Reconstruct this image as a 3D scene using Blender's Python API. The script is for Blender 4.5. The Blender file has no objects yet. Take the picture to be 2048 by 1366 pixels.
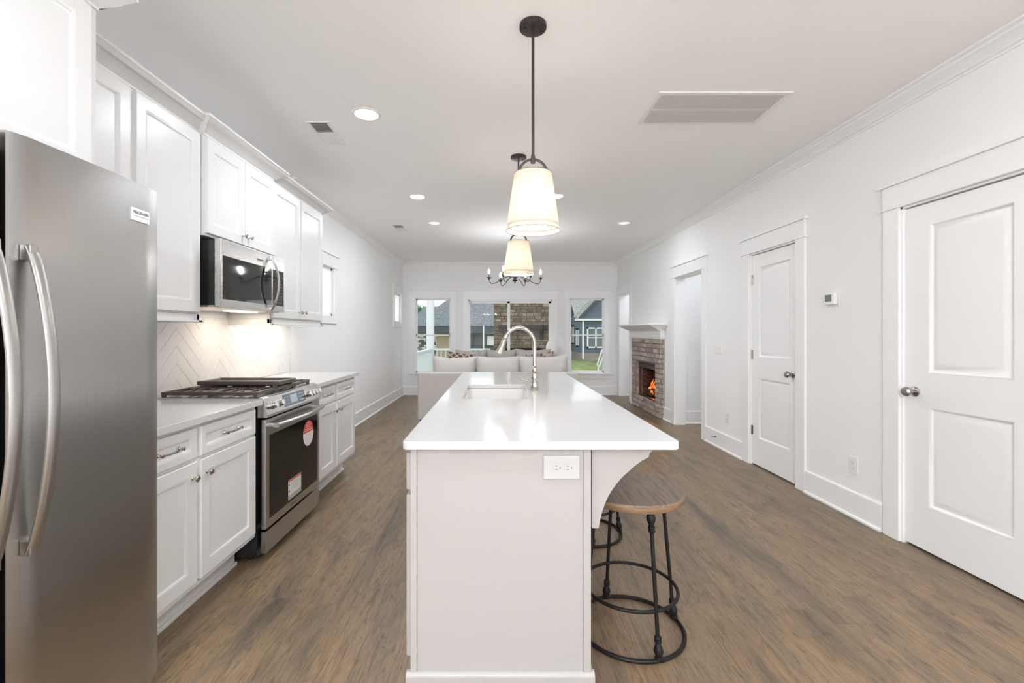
import bpy, bmesh, math, random
from mathutils import Vector, Matrix
R = math.radians
PI = math.pi
sc = bpy.context.scene
COL = sc.collection

# ------------------------------------------------------------------ camera
cam_d = bpy.data.cameras.new('camera'); cam = bpy.data.objects.new('camera', cam_d); COL.objects.link(cam)
cam.location = (0, 0, 1.28); cam.rotation_euler = (R(90), 0, 0)
cam_d.sensor_width = 36; cam_d.lens = 36 * 920 / 2048
cam_d.shift_x = (1024 - 995) / 2048; cam_d.shift_y = -(683 - 666) / 2048
cam_d.clip_start = 0.05; cam_d.clip_end = 300
sc.camera = cam
# ------------------------------------------------------------------ world, exposure
sc.view_settings.view_transform = 'Standard'; sc.view_settings.look = 'None'
sc.view_settings.gamma = 1; sc.view_settings.use_curve_mapping = False
sc.view_settings.exposure = 0.88
W = bpy.data.worlds.new('overcast_sky'); sc.world = W; W.use_nodes = True
nt = W.node_tree; bg = nt.nodes['Background']
tc = nt.nodes.new('ShaderNodeTexCoord'); sx = nt.nodes.new('ShaderNodeSeparateXYZ'); cr = nt.nodes.new('ShaderNodeValToRGB')
nt.links.new(tc.outputs['Generated'], sx.inputs[0]); nt.links.new(sx.outputs['Z'], cr.inputs[0]); nt.links.new(cr.outputs[0], bg.inputs[0])
cr.color_ramp.elements[0].color = (.97, .985, 1, 1); cr.color_ramp.elements[1].color = (.90, .94, 1, 1)
bg.inputs[1].default_value = 1.0
sc.cycles.max_bounces = 14; sc.cycles.diffuse_bounces = 8; sc.cycles.glossy_bounces = 6
sc.cycles.transparent_max_bounces = 16; sc.cycles.sample_clamp_indirect = 6
sc.cycles.use_denoising = True

LAMP = 5.6          # watts of one recessed ceiling light
WARM = (1, .93, .86)
def area_light(name, loc, size, power, color=WARM, rot=(0, 0, 0), parent=None, spread=180):
    l = bpy.data.lights.new(name, 'AREA'); l.shape = 'DISK'; l.size = size; l.energy = power; l.color = color
    l.spread = R(spread)
    o = bpy.data.objects.new(name, l); COL.objects.link(o); o.location = loc; o.rotation_euler = rot
    if parent: o.parent = parent
    return o
def point_light(name, loc, radius, power, color=WARM, parent=None):
    l = bpy.data.lights.new(name, 'POINT'); l.shadow_soft_size = radius; l.energy = power; l.color = color
    o = bpy.data.objects.new(name, l); COL.objects.link(o); o.location = loc
    if parent: o.parent = parent
    return o

# added fill lamps, shining in through the unseen wall behind the camera
for wx, ww in ((-1.05, 1.25), (.4, 1.15), (1.75, 1.05)):
    l = bpy.data.lights.new('rear_fill', 'AREA'); l.shape = 'RECTANGLE'; l.size = ww; l.size_y = 2.2; l.energy = 8; l.color = (.95, .975, 1)
    o = bpy.data.objects.new('rear_fill', l); COL.objects.link(o); o.location = (wx, -4.72, 1.2); o.rotation_euler = (R(90), 0, 0)
# ------------------------------------------------------------------ materials
MATS = {}
def srgb(r, g, b):
    f = lambda c: (c / 255 / 12.92) if c / 255 <= .04045 else ((c / 255 + .055) / 1.055) ** 2.4
    return (f(r), f(g), f(b), 1)
def mat(name, col, rough=.5, metal=0, spec=.5, emit=None, estr=0, noise=0, nscale=20, bump=0, bscale=60, bstretch=(1, 1, 1), coat=0, trans=0, rvar=0):
    m = bpy.data.materials.new(name); m.use_nodes = True; n = m.node_tree; p = n.nodes['Principled BSDF']
    c = tuple(col) + ((1,) if len(col) == 3 else ())
    p.inputs['Base Color'].default_value = c; p.inputs['Roughness'].default_value = rough
    p.inputs['Metallic'].default_value = metal; p.inputs['Specular IOR Level'].default_value = spec
    p.inputs['Coat Weight'].default_value = coat; p.inputs['Transmission Weight'].default_value = trans
    if emit: p.inputs['Emission Color'].default_value = tuple(emit) + ((1,) if len(emit) == 3 else ()); p.inputs['Emission Strength'].default_value = estr
    t = n.nodes.new('ShaderNodeTexCoord'); mp = n.nodes.new('ShaderNodeMapping'); n.links.new(t.outputs['Object'], mp.inputs[0])
    mp.inputs['Scale'].default_value = bstretch
    nz = n.nodes.new('ShaderNodeTexNoise'); n.links.new(mp.outputs[0], nz.inputs['Vector']); nz.inputs['Scale'].default_value = nscale; nz.inputs['Detail'].default_value = 4
    if noise:
        mx = n.nodes.new('ShaderNodeMix'); mx.data_type = 'RGBA'; mx.inputs[6].default_value = tuple(x * (1 - noise) for x in c[:3]) + (1,)
        mx.inputs[7].default_value = tuple(min(1, x * (1 + noise)) for x in c[:3]) + (1,)
        n.links.new(nz.outputs[0], mx.inputs[0]); n.links.new(mx.outputs[2], p.inputs['Base Color'])
    if rvar:
        mr = n.nodes.new('ShaderNodeMapRange'); n.links.new(nz.outputs[0], mr.inputs[0])
        mr.inputs[3].default_value = max(0.02, rough - rvar); mr.inputs[4].default_value = rough + rvar; n.links.new(mr.outputs[0], p.inputs['Roughness'])
    if bump:
        n2 = n.nodes.new('ShaderNodeTexNoise'); n.links.new(mp.outputs[0], n2.inputs['Vector']); n2.inputs['Scale'].default_value = bscale; n2.inputs['Detail'].default_value = 3
        b = n.nodes.new('ShaderNodeBump'); b.inputs['Strength'].default_value = bump; b.inputs['Distance'].default_value = .002
        n.links.new(n2.outputs[0], b.inputs['Height']); n.links.new(b.outputs[0], p.inputs['Normal'])
    MATS[name] = m; return m
mat('wall_paint', (.87, .867, .862), .85, noise=.012, nscale=2, bump=.06, bscale=160)
mat('ceiling_paint', (.945, .94, .935), .9, noise=.01, nscale=2, bump=.04, bscale=160)
mat('trim_paint', (.88, .878, .874), .35, noise=.008, nscale=3)
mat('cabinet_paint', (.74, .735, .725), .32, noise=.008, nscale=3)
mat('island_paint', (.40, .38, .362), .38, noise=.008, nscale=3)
mat('quartz', (.60, .598, .595), .15, noise=.02, nscale=4, coat=.2)
mat('tile', (.82, .805, .785), .25, noise=.02, nscale=5, bump=.04, bscale=9)
mat('grout', (.70, .68, .655), .9, noise=.05, nscale=60)
mat('steel', (.56, .545, .525), .27, 1, noise=.05, nscale=3, bump=.06, bscale=90, bstretch=(40, 1, 40), rvar=.03)
mat('steel_door', (.50, .487, .47), .25, 1, noise=.05, nscale=3, bump=.10, bscale=60, bstretch=(1, 40, 1), rvar=.03)
mat('steel_vertical', (.56, .545, .525), .28, 1, noise=.04, nscale=3, bump=.05, bscale=60, bstretch=(40, 40, 1), rvar=.03)
mat('steel_polished', (.55, .535, .515), .2, 1, noise=.03, nscale=8)
mat('steel_satin', (.50, .485, .465), .30, 1, noise=.02, nscale=3)
mat('chrome', (.58, .53, .475), .08, 1, noise=.03, nscale=30)
mat('nickel', (.45, .43, .40), .22, 1, noise=.06, nscale=40)
mat('black_enamel', (.012, .012, .013), .25, noise=.1, nscale=30)
mat('cast_iron', (.085, .07, .056), .38, noise=.2, nscale=60, bump=.3, bscale=300)
mat('black_glass', (.018, .016, .014), .04, noise=.05, nscale=5, spec=.6)
mat('oven_glass', (.010, .009, .008), .05, noise=.05, nscale=5, spec=.22)
mat('black_iron', (.009, .0085, .008), .5, noise=.25, nscale=50, bump=.3, bscale=120, spec=.3)
mat('dark_bronze', (.045, .038, .033), .35, .4, noise=.15, nscale=40)
mat('gunmetal', (.08, .075, .07), .3, .6, noise=.1, nscale=40)
mat('plastic_white', (.84, .83, .81), .35, noise=.01, nscale=8)
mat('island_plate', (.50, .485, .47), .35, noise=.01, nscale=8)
mat('plastic_black', (.02, .02, .02), .4, noise=.1, nscale=40)
mat('lcd', srgb(105, 118, 105), .2, noise=.1, nscale=60)
mat('display_blue', srgb(70, 84, 98), .15, noise=.1, nscale=40)
mat('display_grey', srgb(172, 176, 182), .2, noise=.03, nscale=40)
mat('linen', (.50, .468, .44), .92, noise=.06, nscale=90, bump=.5, bscale=500)
mat('linen_dark', (.36, .325, .30), .92, noise=.06, nscale=90, bump=.5, bscale=500)
mat('sink_white', (.68, .665, .64), .18, noise=.01, nscale=5)
mat('vase_white', (.9, .9, .9), .2, noise=.01, nscale=5)
mat('vent_dark', (.13, .13, .115), .8, noise=.1, nscale=30)
mat('badge', (.86, .86, .84), .3, .0, noise=.01, nscale=9)
mat('ink', (.05, .05, .05), .5, noise=.1, nscale=50)
mat('sticker_red', srgb(206, 58, 58), .5, noise=.04, nscale=50)
mat('sticker_white', srgb(222, 222, 218), .5, noise=.02, nscale=50)
mat('sticker_orange', srgb(200, 100, 50), .5, noise=.04, nscale=50)
mat('sticker_grey', srgb(165, 172, 165), .5, noise=.04, nscale=50)
mat('ink_pale', srgb(240, 180, 175), .5, noise=.04, nscale=50)
mat('mortar', (.26, .225, .20), .95, noise=.2, nscale=60, bump=.6, bscale=120)
mat('log_bark', (.06, .035, .02), .9, noise=.5, nscale=20, bump=.8, bscale=40)
mat('firebox_dark', (.008, .007, .007), .6, noise=.2, nscale=20)
mat('mantel_wood', (.013, .009, .006), .7, noise=.3, nscale=10, bstretch=(1, 8, 8))
mat('deck_boards', (.42, .45, .45), .7, noise=.1, nscale=5, bstretch=(1, 12, 1))
mat('exterior_white', (.66, .70, .695), .6, noise=.03, nscale=4)
mat('exterior_trim', (.75, .78, .78), .6, noise=.03, nscale=4)
mat('soffit_dark', srgb(78, 82, 88), .7, noise=.06, nscale=3)
mat('exterior_glass', (.12, .14, .15), .08, noise=.3, nscale=1.5)
mat('tan_siding', srgb(168, 152, 128), .8, noise=.2, nscale=1.2)
mat('grey_siding', srgb(96, 104, 104), .8, noise=.2, nscale=1.5)
mat('foundation_stone', srgb(150, 140, 130), .9, noise=.35, nscale=2.5, bump=1, bscale=8)
mat('bark', (.12, .09, .06), .9, noise=.3, nscale=10)
mat('leaves', srgb(120, 150, 120), .8, noise=.3, nscale=1.0)
mat('frosted_glass', (.9, .93, .95), .4, trans=.9, noise=.01, nscale=9)
mat('lamp_lens', (1, 1, 1), .5, emit=(1, .97, .94), estr=9, noise=.01, nscale=9)
mat('pendant_lens', (1, 1, 1), .5, emit=(1, .96, .90), estr=1.2, noise=.01, nscale=9)
mat('dim_lens', (.9, .9, .9), .5, emit=(1, .98, .95), estr=.35, noise=.01, nscale=9)
mat('lamp_off', (.93, .92, .90), .4, noise=.01, nscale=9)
mat('under_lens', (1, 1, 1), .3, emit=(1, .86, .68), estr=5, noise=.01, nscale=9)

def nodes(name):
    m = bpy.data.materials.new(name); m.use_nodes = True; MATS[name] = m
    return m, m.node_tree, m.node_tree.nodes['Principled BSDF']
def mapping(n, scale=(1, 1, 1), rot=(0, 0, 0), src='Object'):
    t = n.nodes.new('ShaderNodeTexCoord'); mp = n.nodes.new('ShaderNodeMapping'); n.links.new(t.outputs[src], mp.inputs[0])
    mp.inputs['Scale'].default_value = scale; mp.inputs['Rotation'].default_value = rot; return mp
def math_node(n, op, a=None, b=None, va=0, vb=0):
    q = n.nodes.new('ShaderNodeMath'); q.operation = op; q.inputs[0].default_value = va; q.inputs[1].default_value = vb
    if a: n.links.new(a, q.inputs[0])
    if b: n.links.new(b, q.inputs[1])
    return q.outputs[0]
def ramp(n, fac, stops):
    r = n.nodes.new('ShaderNodeValToRGB'); n.links.new(fac, r.inputs[0]); e = r.color_ramp.elements
    while len(e) < len(stops): e.new(.5)
    for x, (p, c) in zip(e, stops): x.position = p; x.color = c
    return r.outputs[0]
def mixc(n, fac, a, b, mode='MIX'):
    q = n.nodes.new('ShaderNodeMix'); q.data_type = 'RGBA'; q.blend_type = mode
    for s, v in ((0, fac), (6, a), (7, b)):
        if hasattr(v, 'links'): n.links.new(v, q.inputs[s])
        else: q.inputs[s].default_value = v
    return q.outputs[2]

def wood_planks():
    m, n, p = nodes('plank_floor')
    t0 = n.nodes.new('ShaderNodeTexCoord'); sp = n.nodes.new('ShaderNodeSeparateXYZ'); n.links.new(t0.outputs['Object'], sp.inputs[0])
    row = math_node(n, 'FLOOR', math_node(n, 'DIVIDE', sp.outputs['X'], None, vb=.185)); wn = n.nodes.new('ShaderNodeTexWhiteNoise'); wn.noise_dimensions = '1D'; n.links.new(row, wn.inputs['W'])
    u_ = math_node(n, 'ADD', sp.outputs['Y'], math_node(n, 'MULTIPLY', wn.outputs['Value'], None, vb=1.5)); cb = n.nodes.new('ShaderNodeCombineXYZ'); n.links.new(u_, cb.inputs[0]); n.links.new(sp.outputs['X'], cb.inputs[1])
    br = n.nodes.new('ShaderNodeTexBrick'); n.links.new(cb.outputs[0], br.inputs['Vector'])
    br.inputs['Color1'].default_value = (0, 0, 0, 1); br.inputs['Color2'].default_value = (1, 1, 1, 1); br.inputs['Mortar'].default_value = (.5, .5, .5, 1)
    br.inputs['Scale'].default_value = 1; br.inputs['Brick Width'].default_value = 1.5; br.inputs['Row Height'].default_value = .185
    br.inputs['Mortar Size'].default_value = .0012; br.inputs['Mortar Smooth'].default_value = .2; br.offset = 0
    rv = math_node(n, 'MULTIPLY', br.outputs['Color'], None, vb=37)
    def nz(scale, sc_, det=5, dist=0, rough=.55):
        mm = mapping(n, scale=sc_)
        z = n.nodes.new('ShaderNodeTexNoise'); z.noise_dimensions = '4D'; n.links.new(mm.outputs[0], z.inputs['Vector']); n.links.new(rv, z.inputs['W'])
        z.inputs['Scale'].default_value = scale; z.inputs['Detail'].default_value = det; z.inputs['Distortion'].default_value = dist; z.inputs['Roughness'].default_value = rough
        return z.outputs[0]
    big = nz(1.0, (6, 1.2, 1), 3, .6)
    grain = nz(1.0, (75, 5, 1), 8, 1.6, .72)
    knots = nz(1.0, (13, 4.2, 1), 5, 2.6, .62)
    base = ramp(n, big, [(.28, srgb(98, 88, 76)), (.43, srgb(122, 105, 85)), (.57, srgb(138, 116, 90)), (.72, srgb(108, 97, 82))])
    tint = ramp(n, br.outputs['Color'], [(0, (.90, .90, .91, 1)), (.5, (1, .99, .97, 1)), (1, (1.0, .95, .89, 1))])
    c = mixc(n, 1.0, base, tint, 'MULTIPLY')
    g = ramp(n, grain, [(.36, (.50, .49, .48, 1)), (.5, (1, 1, 1, 1)), (.64, (1.32, 1.27, 1.20, 1))])
    c = mixc(n, .85, c, g, 'MULTIPLY')
    k = ramp(n, knots, [(.54, (1, 1, 1, 1)), (.62, (.74, .75, .77, 1)), (.72, (.46, .46, .48, 1))])
    c = mixc(n, .9, c, k, 'MULTIPLY')
    c = mixc(n, math_node(n, 'MULTIPLY', br.outputs['Fac'], None, vb=.45), c, srgb(70, 60, 52))
    n.links.new(c, p.inputs['Base Color'])
    mr = n.nodes.new('ShaderNodeMapRange'); n.links.new(grain, mr.inputs[0]); mr.inputs[3].default_value = .30; mr.inputs[4].default_value = .48
    n.links.new(mr.outputs[0], p.inputs['Roughness']); p.inputs['Specular IOR Level'].default_value = .4
    b = n.nodes.new('ShaderNodeBump'); b.inputs['Strength'].default_value = .22; b.inputs['Distance'].default_value = .002
    h = math_node(n, 'SUBTRACT', grain, br.outputs['Fac']); n.links.new(h, b.inputs['Height']); n.links.new(b.outputs[0], p.inputs['Normal'])
wood_planks()
def stool_wood(name, a, b_, rough=.5, sc_=(60, 4, 4)):
    m, n, p = nodes(name); mp = mapping(n, scale=sc_)
    z = n.nodes.new('ShaderNodeTexNoise'); n.links.new(mp.outputs[0], z.inputs['Vector']); z.inputs['Scale'].default_value = 1; z.inputs['Detail'].default_value = 6; z.inputs['Distortion'].default_value = .4
    n.links.new(ramp(n, z.outputs[0], [(.3, a), (.5, b_), (.75, tuple(min(1, x * 1.35) for x in b_[:3]) + (1,))]), p.inputs['Base Color'])
    p.inputs['Roughness'].default_value = rough
    b = n.nodes.new('ShaderNodeBump'); b.inputs['Strength'].default_value = .4; b.inputs['Distance'].default_value = .001; n.links.new(z.outputs[0], b.inputs['Height']); n.links.new(b.outputs[0], p.inputs['Normal'])
stool_wood('seat_wood', srgb(92, 78, 68), srgb(118, 101, 87), sc_=(120, 9, 9))
stool_wood('seat_edge', srgb(96, 74, 52), srgb(136, 108, 80), sc_=(8, 8, 60))
def island_random(name, stops, rough=.9, nsc=25, bump=.8):
    m, n, p = nodes(name); g = n.nodes.new('ShaderNodeNewGeometry')
    c = ramp(n, g.outputs['Random Per Island'], stops)
    mp = mapping(n); z = n.nodes.new('ShaderNodeTexNoise'); n.links.new(mp.outputs[0], z.inputs['Vector']); z.inputs['Scale'].default_value = nsc; z.inputs['Detail'].default_value = 5
    v = ramp(n, z.outputs[0], [(.3, (.62, .6, .58, 1)), (.5, (1, 1, 1, 1)), (.7, (1.25, 1.25, 1.25, 1))])
    n.links.new(mixc(n, .9, c, v, 'MULTIPLY'), p.inputs['Base Color']); p.inputs['Roughness'].default_value = rough
    b = n.nodes.new('ShaderNodeBump'); b.inputs['Strength'].default_value = bump; b.inputs['Distance'].default_value = .004; n.links.new(z.outputs[0], b.inputs['Height']); n.links.new(b.outputs[0], p.inputs['Normal'])
island_random('brick', [(0, srgb(140, 127, 118)), (.35, srgb(172, 160, 150)), (.7, srgb(194, 182, 172)), (1, srgb(158, 146, 136))], nsc=45)
island_random('fire_brick', [(0, srgb(60, 40, 32)), (1, srgb(96, 62, 48))], nsc=30)
island_random('patio_stone', [(0, srgb(88, 78, 64)), (.3, srgb(114, 102, 84)), (.6, srgb(132, 120, 100)), (.85, srgb(108, 94, 72)), (1, srgb(150, 140, 122))], nsc=16)
island_random('painted_brick', [(0, srgb(70, 66, 62)), (.35, srgb(140, 136, 130)), (.5, srgb(200, 198, 194)), (1, srgb(222, 222, 218))], nsc=9)
def shingles(name, a, b_):
    m, n, p = nodes(name); mp = mapping(n, src='Object')
    z = n.nodes.new('ShaderNodeTexNoise'); n.links.new(mp.outputs[0], z.inputs['Vector']); z.inputs['Scale'].default_value = 9; z.inputs['Detail'].default_value = 6
    w = n.nodes.new('ShaderNodeTexWave'); w.bands_direction = 'Z'; n.links.new(mp.outputs[0], w.inputs['Vector']); w.inputs['Scale'].default_value = 2.2; w.inputs['Distortion'].default_value = 1.2
    c = ramp(n, z.outputs[0], [(.3, a), (.7, b_)])
    c = mixc(n, .5, c, ramp(n, w.outputs[0], [(0, (.7, .7, .7, 1)), (.3, (1, 1, 1, 1))]), 'MULTIPLY')
    n.links.new(c, p.inputs['Base Color']); p.inputs['Roughness'].default_value = .95
shingles('shingle_dark', srgb(82, 90, 93), srgb(136, 143, 145))
shingles('shingle_light', srgb(140, 146, 142), srgb(182, 186, 180))
def lap_siding():
    m, n, p = nodes('blue_siding'); mp = mapping(n)
    w = n.nodes.new('ShaderNodeTexWave'); w.bands_direction = 'Z'; w.wave_profile = 'SAW'; n.links.new(mp.outputs[0], w.inputs['Vector']); w.inputs['Scale'].default_value = 1.6
    n.links.new(ramp(n, w.outputs[0], [(0, srgb(66, 78, 92)), (.15, srgb(92, 106, 122)), (1, srgb(100, 114, 130))]), p.inputs['Base Color']); p.inputs['Roughness'].default_value = .7
lap_siding()
def grass():
    m, n, p = nodes('lawn_grass'); mp = mapping(n)
    z = n.nodes.new('ShaderNodeTexNoise'); n.links.new(mp.outputs[0], z.inputs['Vector']); z.inputs['Scale'].default_value = 1.3; z.inputs['Detail'].default_value = 9
    n.links.new(ramp(n, z.outputs[0], [(.3, srgb(88, 104, 58)), (.5, srgb(112, 128, 74)), (.72, srgb(146, 150, 104))]), p.inputs['Base Color']); p.inputs['Roughness'].default_value = .95
grass()
def pane():
    m = bpy.data.materials.new('window_pane'); m.use_nodes = True; n = m.node_tree; n.nodes.clear()
    o = n.nodes.new('ShaderNodeOutputMaterial'); t = n.nodes.new('ShaderNodeBsdfTransparent'); g = n.nodes.new('ShaderNodeBsdfGlossy'); g.inputs['Roughness'].default_value = .01
    t.inputs[0].default_value = (.975, .985, .98, 1); f = n.nodes.new('ShaderNodeFresnel'); f.inputs[0].default_value = 1.5
    gm = n.nodes.new('ShaderNodeNewGeometry'); bf = math_node(n, 'SUBTRACT', None, gm.outputs['Backfacing'], va=1); k = math_node(n, 'MULTIPLY', math_node(n, 'MULTIPLY', f.outputs[0], bf), None, vb=.4)
    x = n.nodes.new('ShaderNodeMixShader'); n.links.new(k, x.inputs[0]); n.links.new(t.outputs[0], x.inputs[1]); n.links.new(g.outputs[0], x.inputs[2]); n.links.new(x.outputs[0], o.inputs[0])
    MATS['window_pane'] = m
pane()
def shade_mat():
    m = bpy.data.materials.new('shade_linen'); m.use_nodes = True; n = m.node_tree; n.nodes.clear()
    o = n.nodes.new('ShaderNodeOutputMaterial'); d = n.nodes.new('ShaderNodeBsdfDiffuse'); t = n.nodes.new('ShaderNodeBsdfTranslucent'); x = n.nodes.new('ShaderNodeMixShader')
    mp = mapping(n, scale=(1, 1, 1)); z = n.nodes.new('ShaderNodeTexNoise'); n.links.new(mp.outputs[0], z.inputs['Vector']); z.inputs['Scale'].default_value = 240
    c = ramp(n, z.outputs[0], [(.35, (.66, .61, .535, 1)), (.65, (.74, .69, .615, 1))])
    n.links.new(c, d.inputs[0]); n.links.new(c, t.inputs[0]); x.inputs[0].default_value = .42
    n.links.new(d.outputs[0], x.inputs[1]); n.links.new(t.outputs[0], x.inputs[2]); n.links.new(x.outputs[0], o.inputs[0]); MATS['shade_linen'] = m
shade_mat()
def bulb_mat():
    m = bpy.data.materials.new('bulb_glow'); m.use_nodes = True; n = m.node_tree; n.nodes.clear()
    o = n.nodes.new('ShaderNodeOutputMaterial'); t = n.nodes.new('ShaderNodeBsdfTransparent'); e = n.nodes.new('ShaderNodeEmission'); x = n.nodes.new('ShaderNodeAddShader')
    e.inputs[0].default_value = (1, .92, .80, 1); e.inputs[1].default_value = 9
    n.links.new(t.outputs[0], x.inputs[0]); n.links.new(e.outputs[0], x.inputs[1]); n.links.new(x.outputs[0], o.inputs[0]); MATS['bulb_glow'] = m
bulb_mat()
def flame_mat():
    m, n, p = nodes('flame'); mp = mapping(n); z = n.nodes.new('ShaderNodeTexNoise'); n.links.new(mp.outputs[0], z.inputs['Vector']); z.inputs['Scale'].default_value = 14
    c = ramp(n, z.outputs[0], [(.3, (.9, .05, .005, 1)), (.55, (1, .22, .02, 1)), (.75, (1, .6, .15, 1))])
    n.links.new(c, p.inputs['Emission Color']); p.inputs['Emission Strength'].default_value = .7; p.inputs['Base Color'].default_value = (.1, .02, .01, 1)
flame_mat()
def pillow_mat(name, a, b_, c_, kind):
    m, n, p = nodes(name); mp = mapping(n)
    if kind == 'net':
        w1 = n.nodes.new('ShaderNodeTexWave'); w1.wave_type = 'BANDS'; w1.bands_direction = 'DIAGONAL'; n.links.new(mp.outputs[0], w1.inputs['Vector']); w1.inputs['Scale'].default_value = 5
        mp2 = mapping(n, scale=(-1, 1, 1)); w2 = n.nodes.new('ShaderNodeTexWave'); w2.bands_direction = 'DIAGONAL'; n.links.new(mp2.outputs[0], w2.inputs['Vector']); w2.inputs['Scale'].default_value = 5
        f = math_node(n, 'MAXIMUM', w1.outputs[0], w2.outputs[0]); n.links.new(ramp(n, f, [(0, a), (.86, b_), (.92, c_)]), p.inputs['Base Color'])
    else:
        z = n.nodes.new('ShaderNodeTexVoronoi'); n.links.new(mp.outputs[0], z.inputs['Vector']); z.inputs['Scale'].default_value = 14
        n.links.new(ramp(n, z.outputs[0], [(.25, a), (.4, b_), (.6, c_)]), p.inputs['Base Color'])
    p.inputs['Roughness'].default_value = .9
pillow_mat('pillow_net', srgb(92, 70, 60), srgb(134, 106, 92), srgb(215, 205, 192), 'net')
pillow_mat('pillow_print', srgb(80, 62, 56), srgb(150, 120, 108), srgb(190, 178, 168), 'spots')
M = MATS

# ------------------------------------------------------------------ mesh helper
class B:
    def __init__(s): s.bm = bmesh.new()
    def quad(s, pts):
        return s.bm.faces.new([s.bm.verts.new(p) for p in pts])
    def box(s, x0, x1, y0, y1, z0, z1, bev=0, seg=2):
        if x1 < x0: x0, x1 = x1, x0
        if y1 < y0: y0, y1 = y1, y0
        if z1 < z0: z0, z1 = z1, z0
        t = bmesh.new()
        r = bmesh.ops.create_cube(t, size=1)
        for v in t.verts: v.co = Vector(((x0 + x1) / 2 + v.co.x * (x1 - x0), (y0 + y1) / 2 + v.co.y * (y1 - y0), (z0 + z1) / 2 + v.co.z * (z1 - z0)))
        if bev: bmesh.ops.bevel(t, geom=t.edges[:], offset=min(bev, .45 * min(x1 - x0, y1 - y0, z1 - z0)), segments=seg, profile=.5, affect='EDGES')
        s.add(t); return s
    def add(s, t, mtx=None):
        if mtx: bmesh.ops.transform(t, matrix=mtx, verts=t.verts)
        me = bpy.data.meshes.new('t'); t.to_mesh(me); t.free(); s.bm.from_mesh(me); bpy.data.meshes.remove(me); return s
    def merge(s, o, mtx=None):
        return s.add(o.bm, mtx)
    def lathe(s, prof, c=(0, 0, 0), axis='z', n=32, a0=0, a1=2 * PI, mtx=None, close=False):
        t = bmesh.new(); full = abs(a1 - a0 - 2 * PI) < 1e-5; k = n if full else n + 1; rows = []
        for r, z in prof:
            if r < 1e-6: rows.append([t.verts.new((0, 0, z))] * k)
            else: rows.append([t.verts.new((r * math.cos(a0 + (a1 - a0) * i / n), r * math.sin(a0 + (a1 - a0) * i / n), z)) for i in range(k)])
        for a, b in zip(rows[:-1], rows[1:]):
            for i in range(n):
                j = (i + 1) % k; f = []
                for v in (a[i], a[j], b[j], b[i]):
                    if v not in f: f.append(v)
                if len(f) > 2: 
                    try: t.faces.new(f)
                    except ValueError: pass
        m = Matrix.Identity(4)
        if axis == 'x': m = Matrix.Rotation(R(90), 4, 'Y')
        if axis == '-x': m = Matrix.Rotation(R(-90), 4, 'Y')
        if axis == 'y': m = Matrix.Rotation(R(-90), 4, 'X')
        if axis == '-y': m = Matrix.Rotation(R(90), 4, 'X')
        if mtx: m = mtx @ m
        return s.add(t, Matrix.Translation(c) @ m)
    def cyl(s, p0, p1, r, n=16, r2=None):
        p0 = Vector(p0); p1 = Vector(p1); d = p1 - p0; L = d.length
        q = Vector((0, 0, 1)).rotation_difference(d.normalized()).to_matrix().to_4x4()
        r2 = r if r2 is None else r2
        t = B(); t.lathe([(0, 0), (r, 0), (r2, L), (0, L)], n=n)
        return s.add(t.bm, Matrix.Translation(p0) @ q)
    def tube(s, pts, r, n=10, closed=False, flat=None, ref=None):
        pts = [Vector(p) for p in pts]; N = len(pts); rows = []
        rr = r if hasattr(r, '__len__') else [r] * N
        up = Vector(ref) if ref else None; prev = None
        for i, p in enumerate(pts):
            a = pts[(i - 1) % N] if (closed or i) else p; b = pts[(i + 1) % N] if (closed or i < N - 1) else p
            d = (b - a).normalized()
            if up is not None: u = (up - d * up.dot(d)).normalized()
            elif prev is None:
                u = d.orthogonal().normalized()
            else: u = (prev - d * prev.dot(d)).normalized()
            prev = u; v = d.cross(u); fa, fb = flat or (1, 1)
            rows.append([s.bm.verts.new(p + u * (rr[i] * fa * math.cos(2 * PI * k / n)) + v * (rr[i] * fb * math.sin(2 * PI * k / n))) for k in range(n)])
        pr = list(zip(rows, rows[1:] + rows[:1])) if closed else list(zip(rows[:-1], rows[1:]))
        for a, b in pr:
            for k in range(n): s.bm.faces.new((a[k], a[(k + 1) % n], b[(k + 1) % n], b[k]))
        if not closed:
            s.bm.faces.new(rows[0][::-1]); s.bm.faces.new(rows[-1])
        return s
    def prism(s, poly, a0, a1, axis='y', bev=0):
        # poly in the two remaining axes: axis y -> (x,z); axis x -> (y,z); axis z -> (x,y)
        f = {'y': lambda p, a: (p[0], a, p[1]), 'x': lambda p, a: (a, p[0], p[1]), 'z': lambda p, a: (p[0], p[1], a)}[axis]
        t = bmesh.new(); A = [t.verts.new(f(p, a0)) for p in poly]; C = [t.verts.new(f(p, a1)) for p in poly]; n = len(poly)
        t.faces.new(A); t.faces.new(C[::-1])
        for i in range(n): t.faces.new((A[i], C[i], C[(i + 1) % n], A[(i + 1) % n]))
        if bev: bmesh.ops.bevel(t, geom=t.edges[:], offset=bev, segments=2, profile=.5, affect='EDGES')
        return s.add(t)
    def rings(s, o, U, V, N, w, h, rr, cap=True):
        """nested rectangles: rr = [(inset, height)] from the outside in; o = corner, U, V, N unit vectors"""
        o = Vector(o); U = Vector(U); V = Vector(V); N = Vector(N); prev = None
        for ins, hh in rr:
            ring = [s.bm.verts.new(o + U * a + V * b + N * hh) for a, b in ((ins, ins), (w - ins, ins), (w - ins, h - ins), (ins, h - ins))]
            if prev:
                for i in range(4): s.bm.faces.new((prev[i], prev[(i + 1) % 4], ring[(i + 1) % 4], ring[i]))
            prev = ring
        if cap: s.bm.faces.new(prev)
        return s
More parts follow.
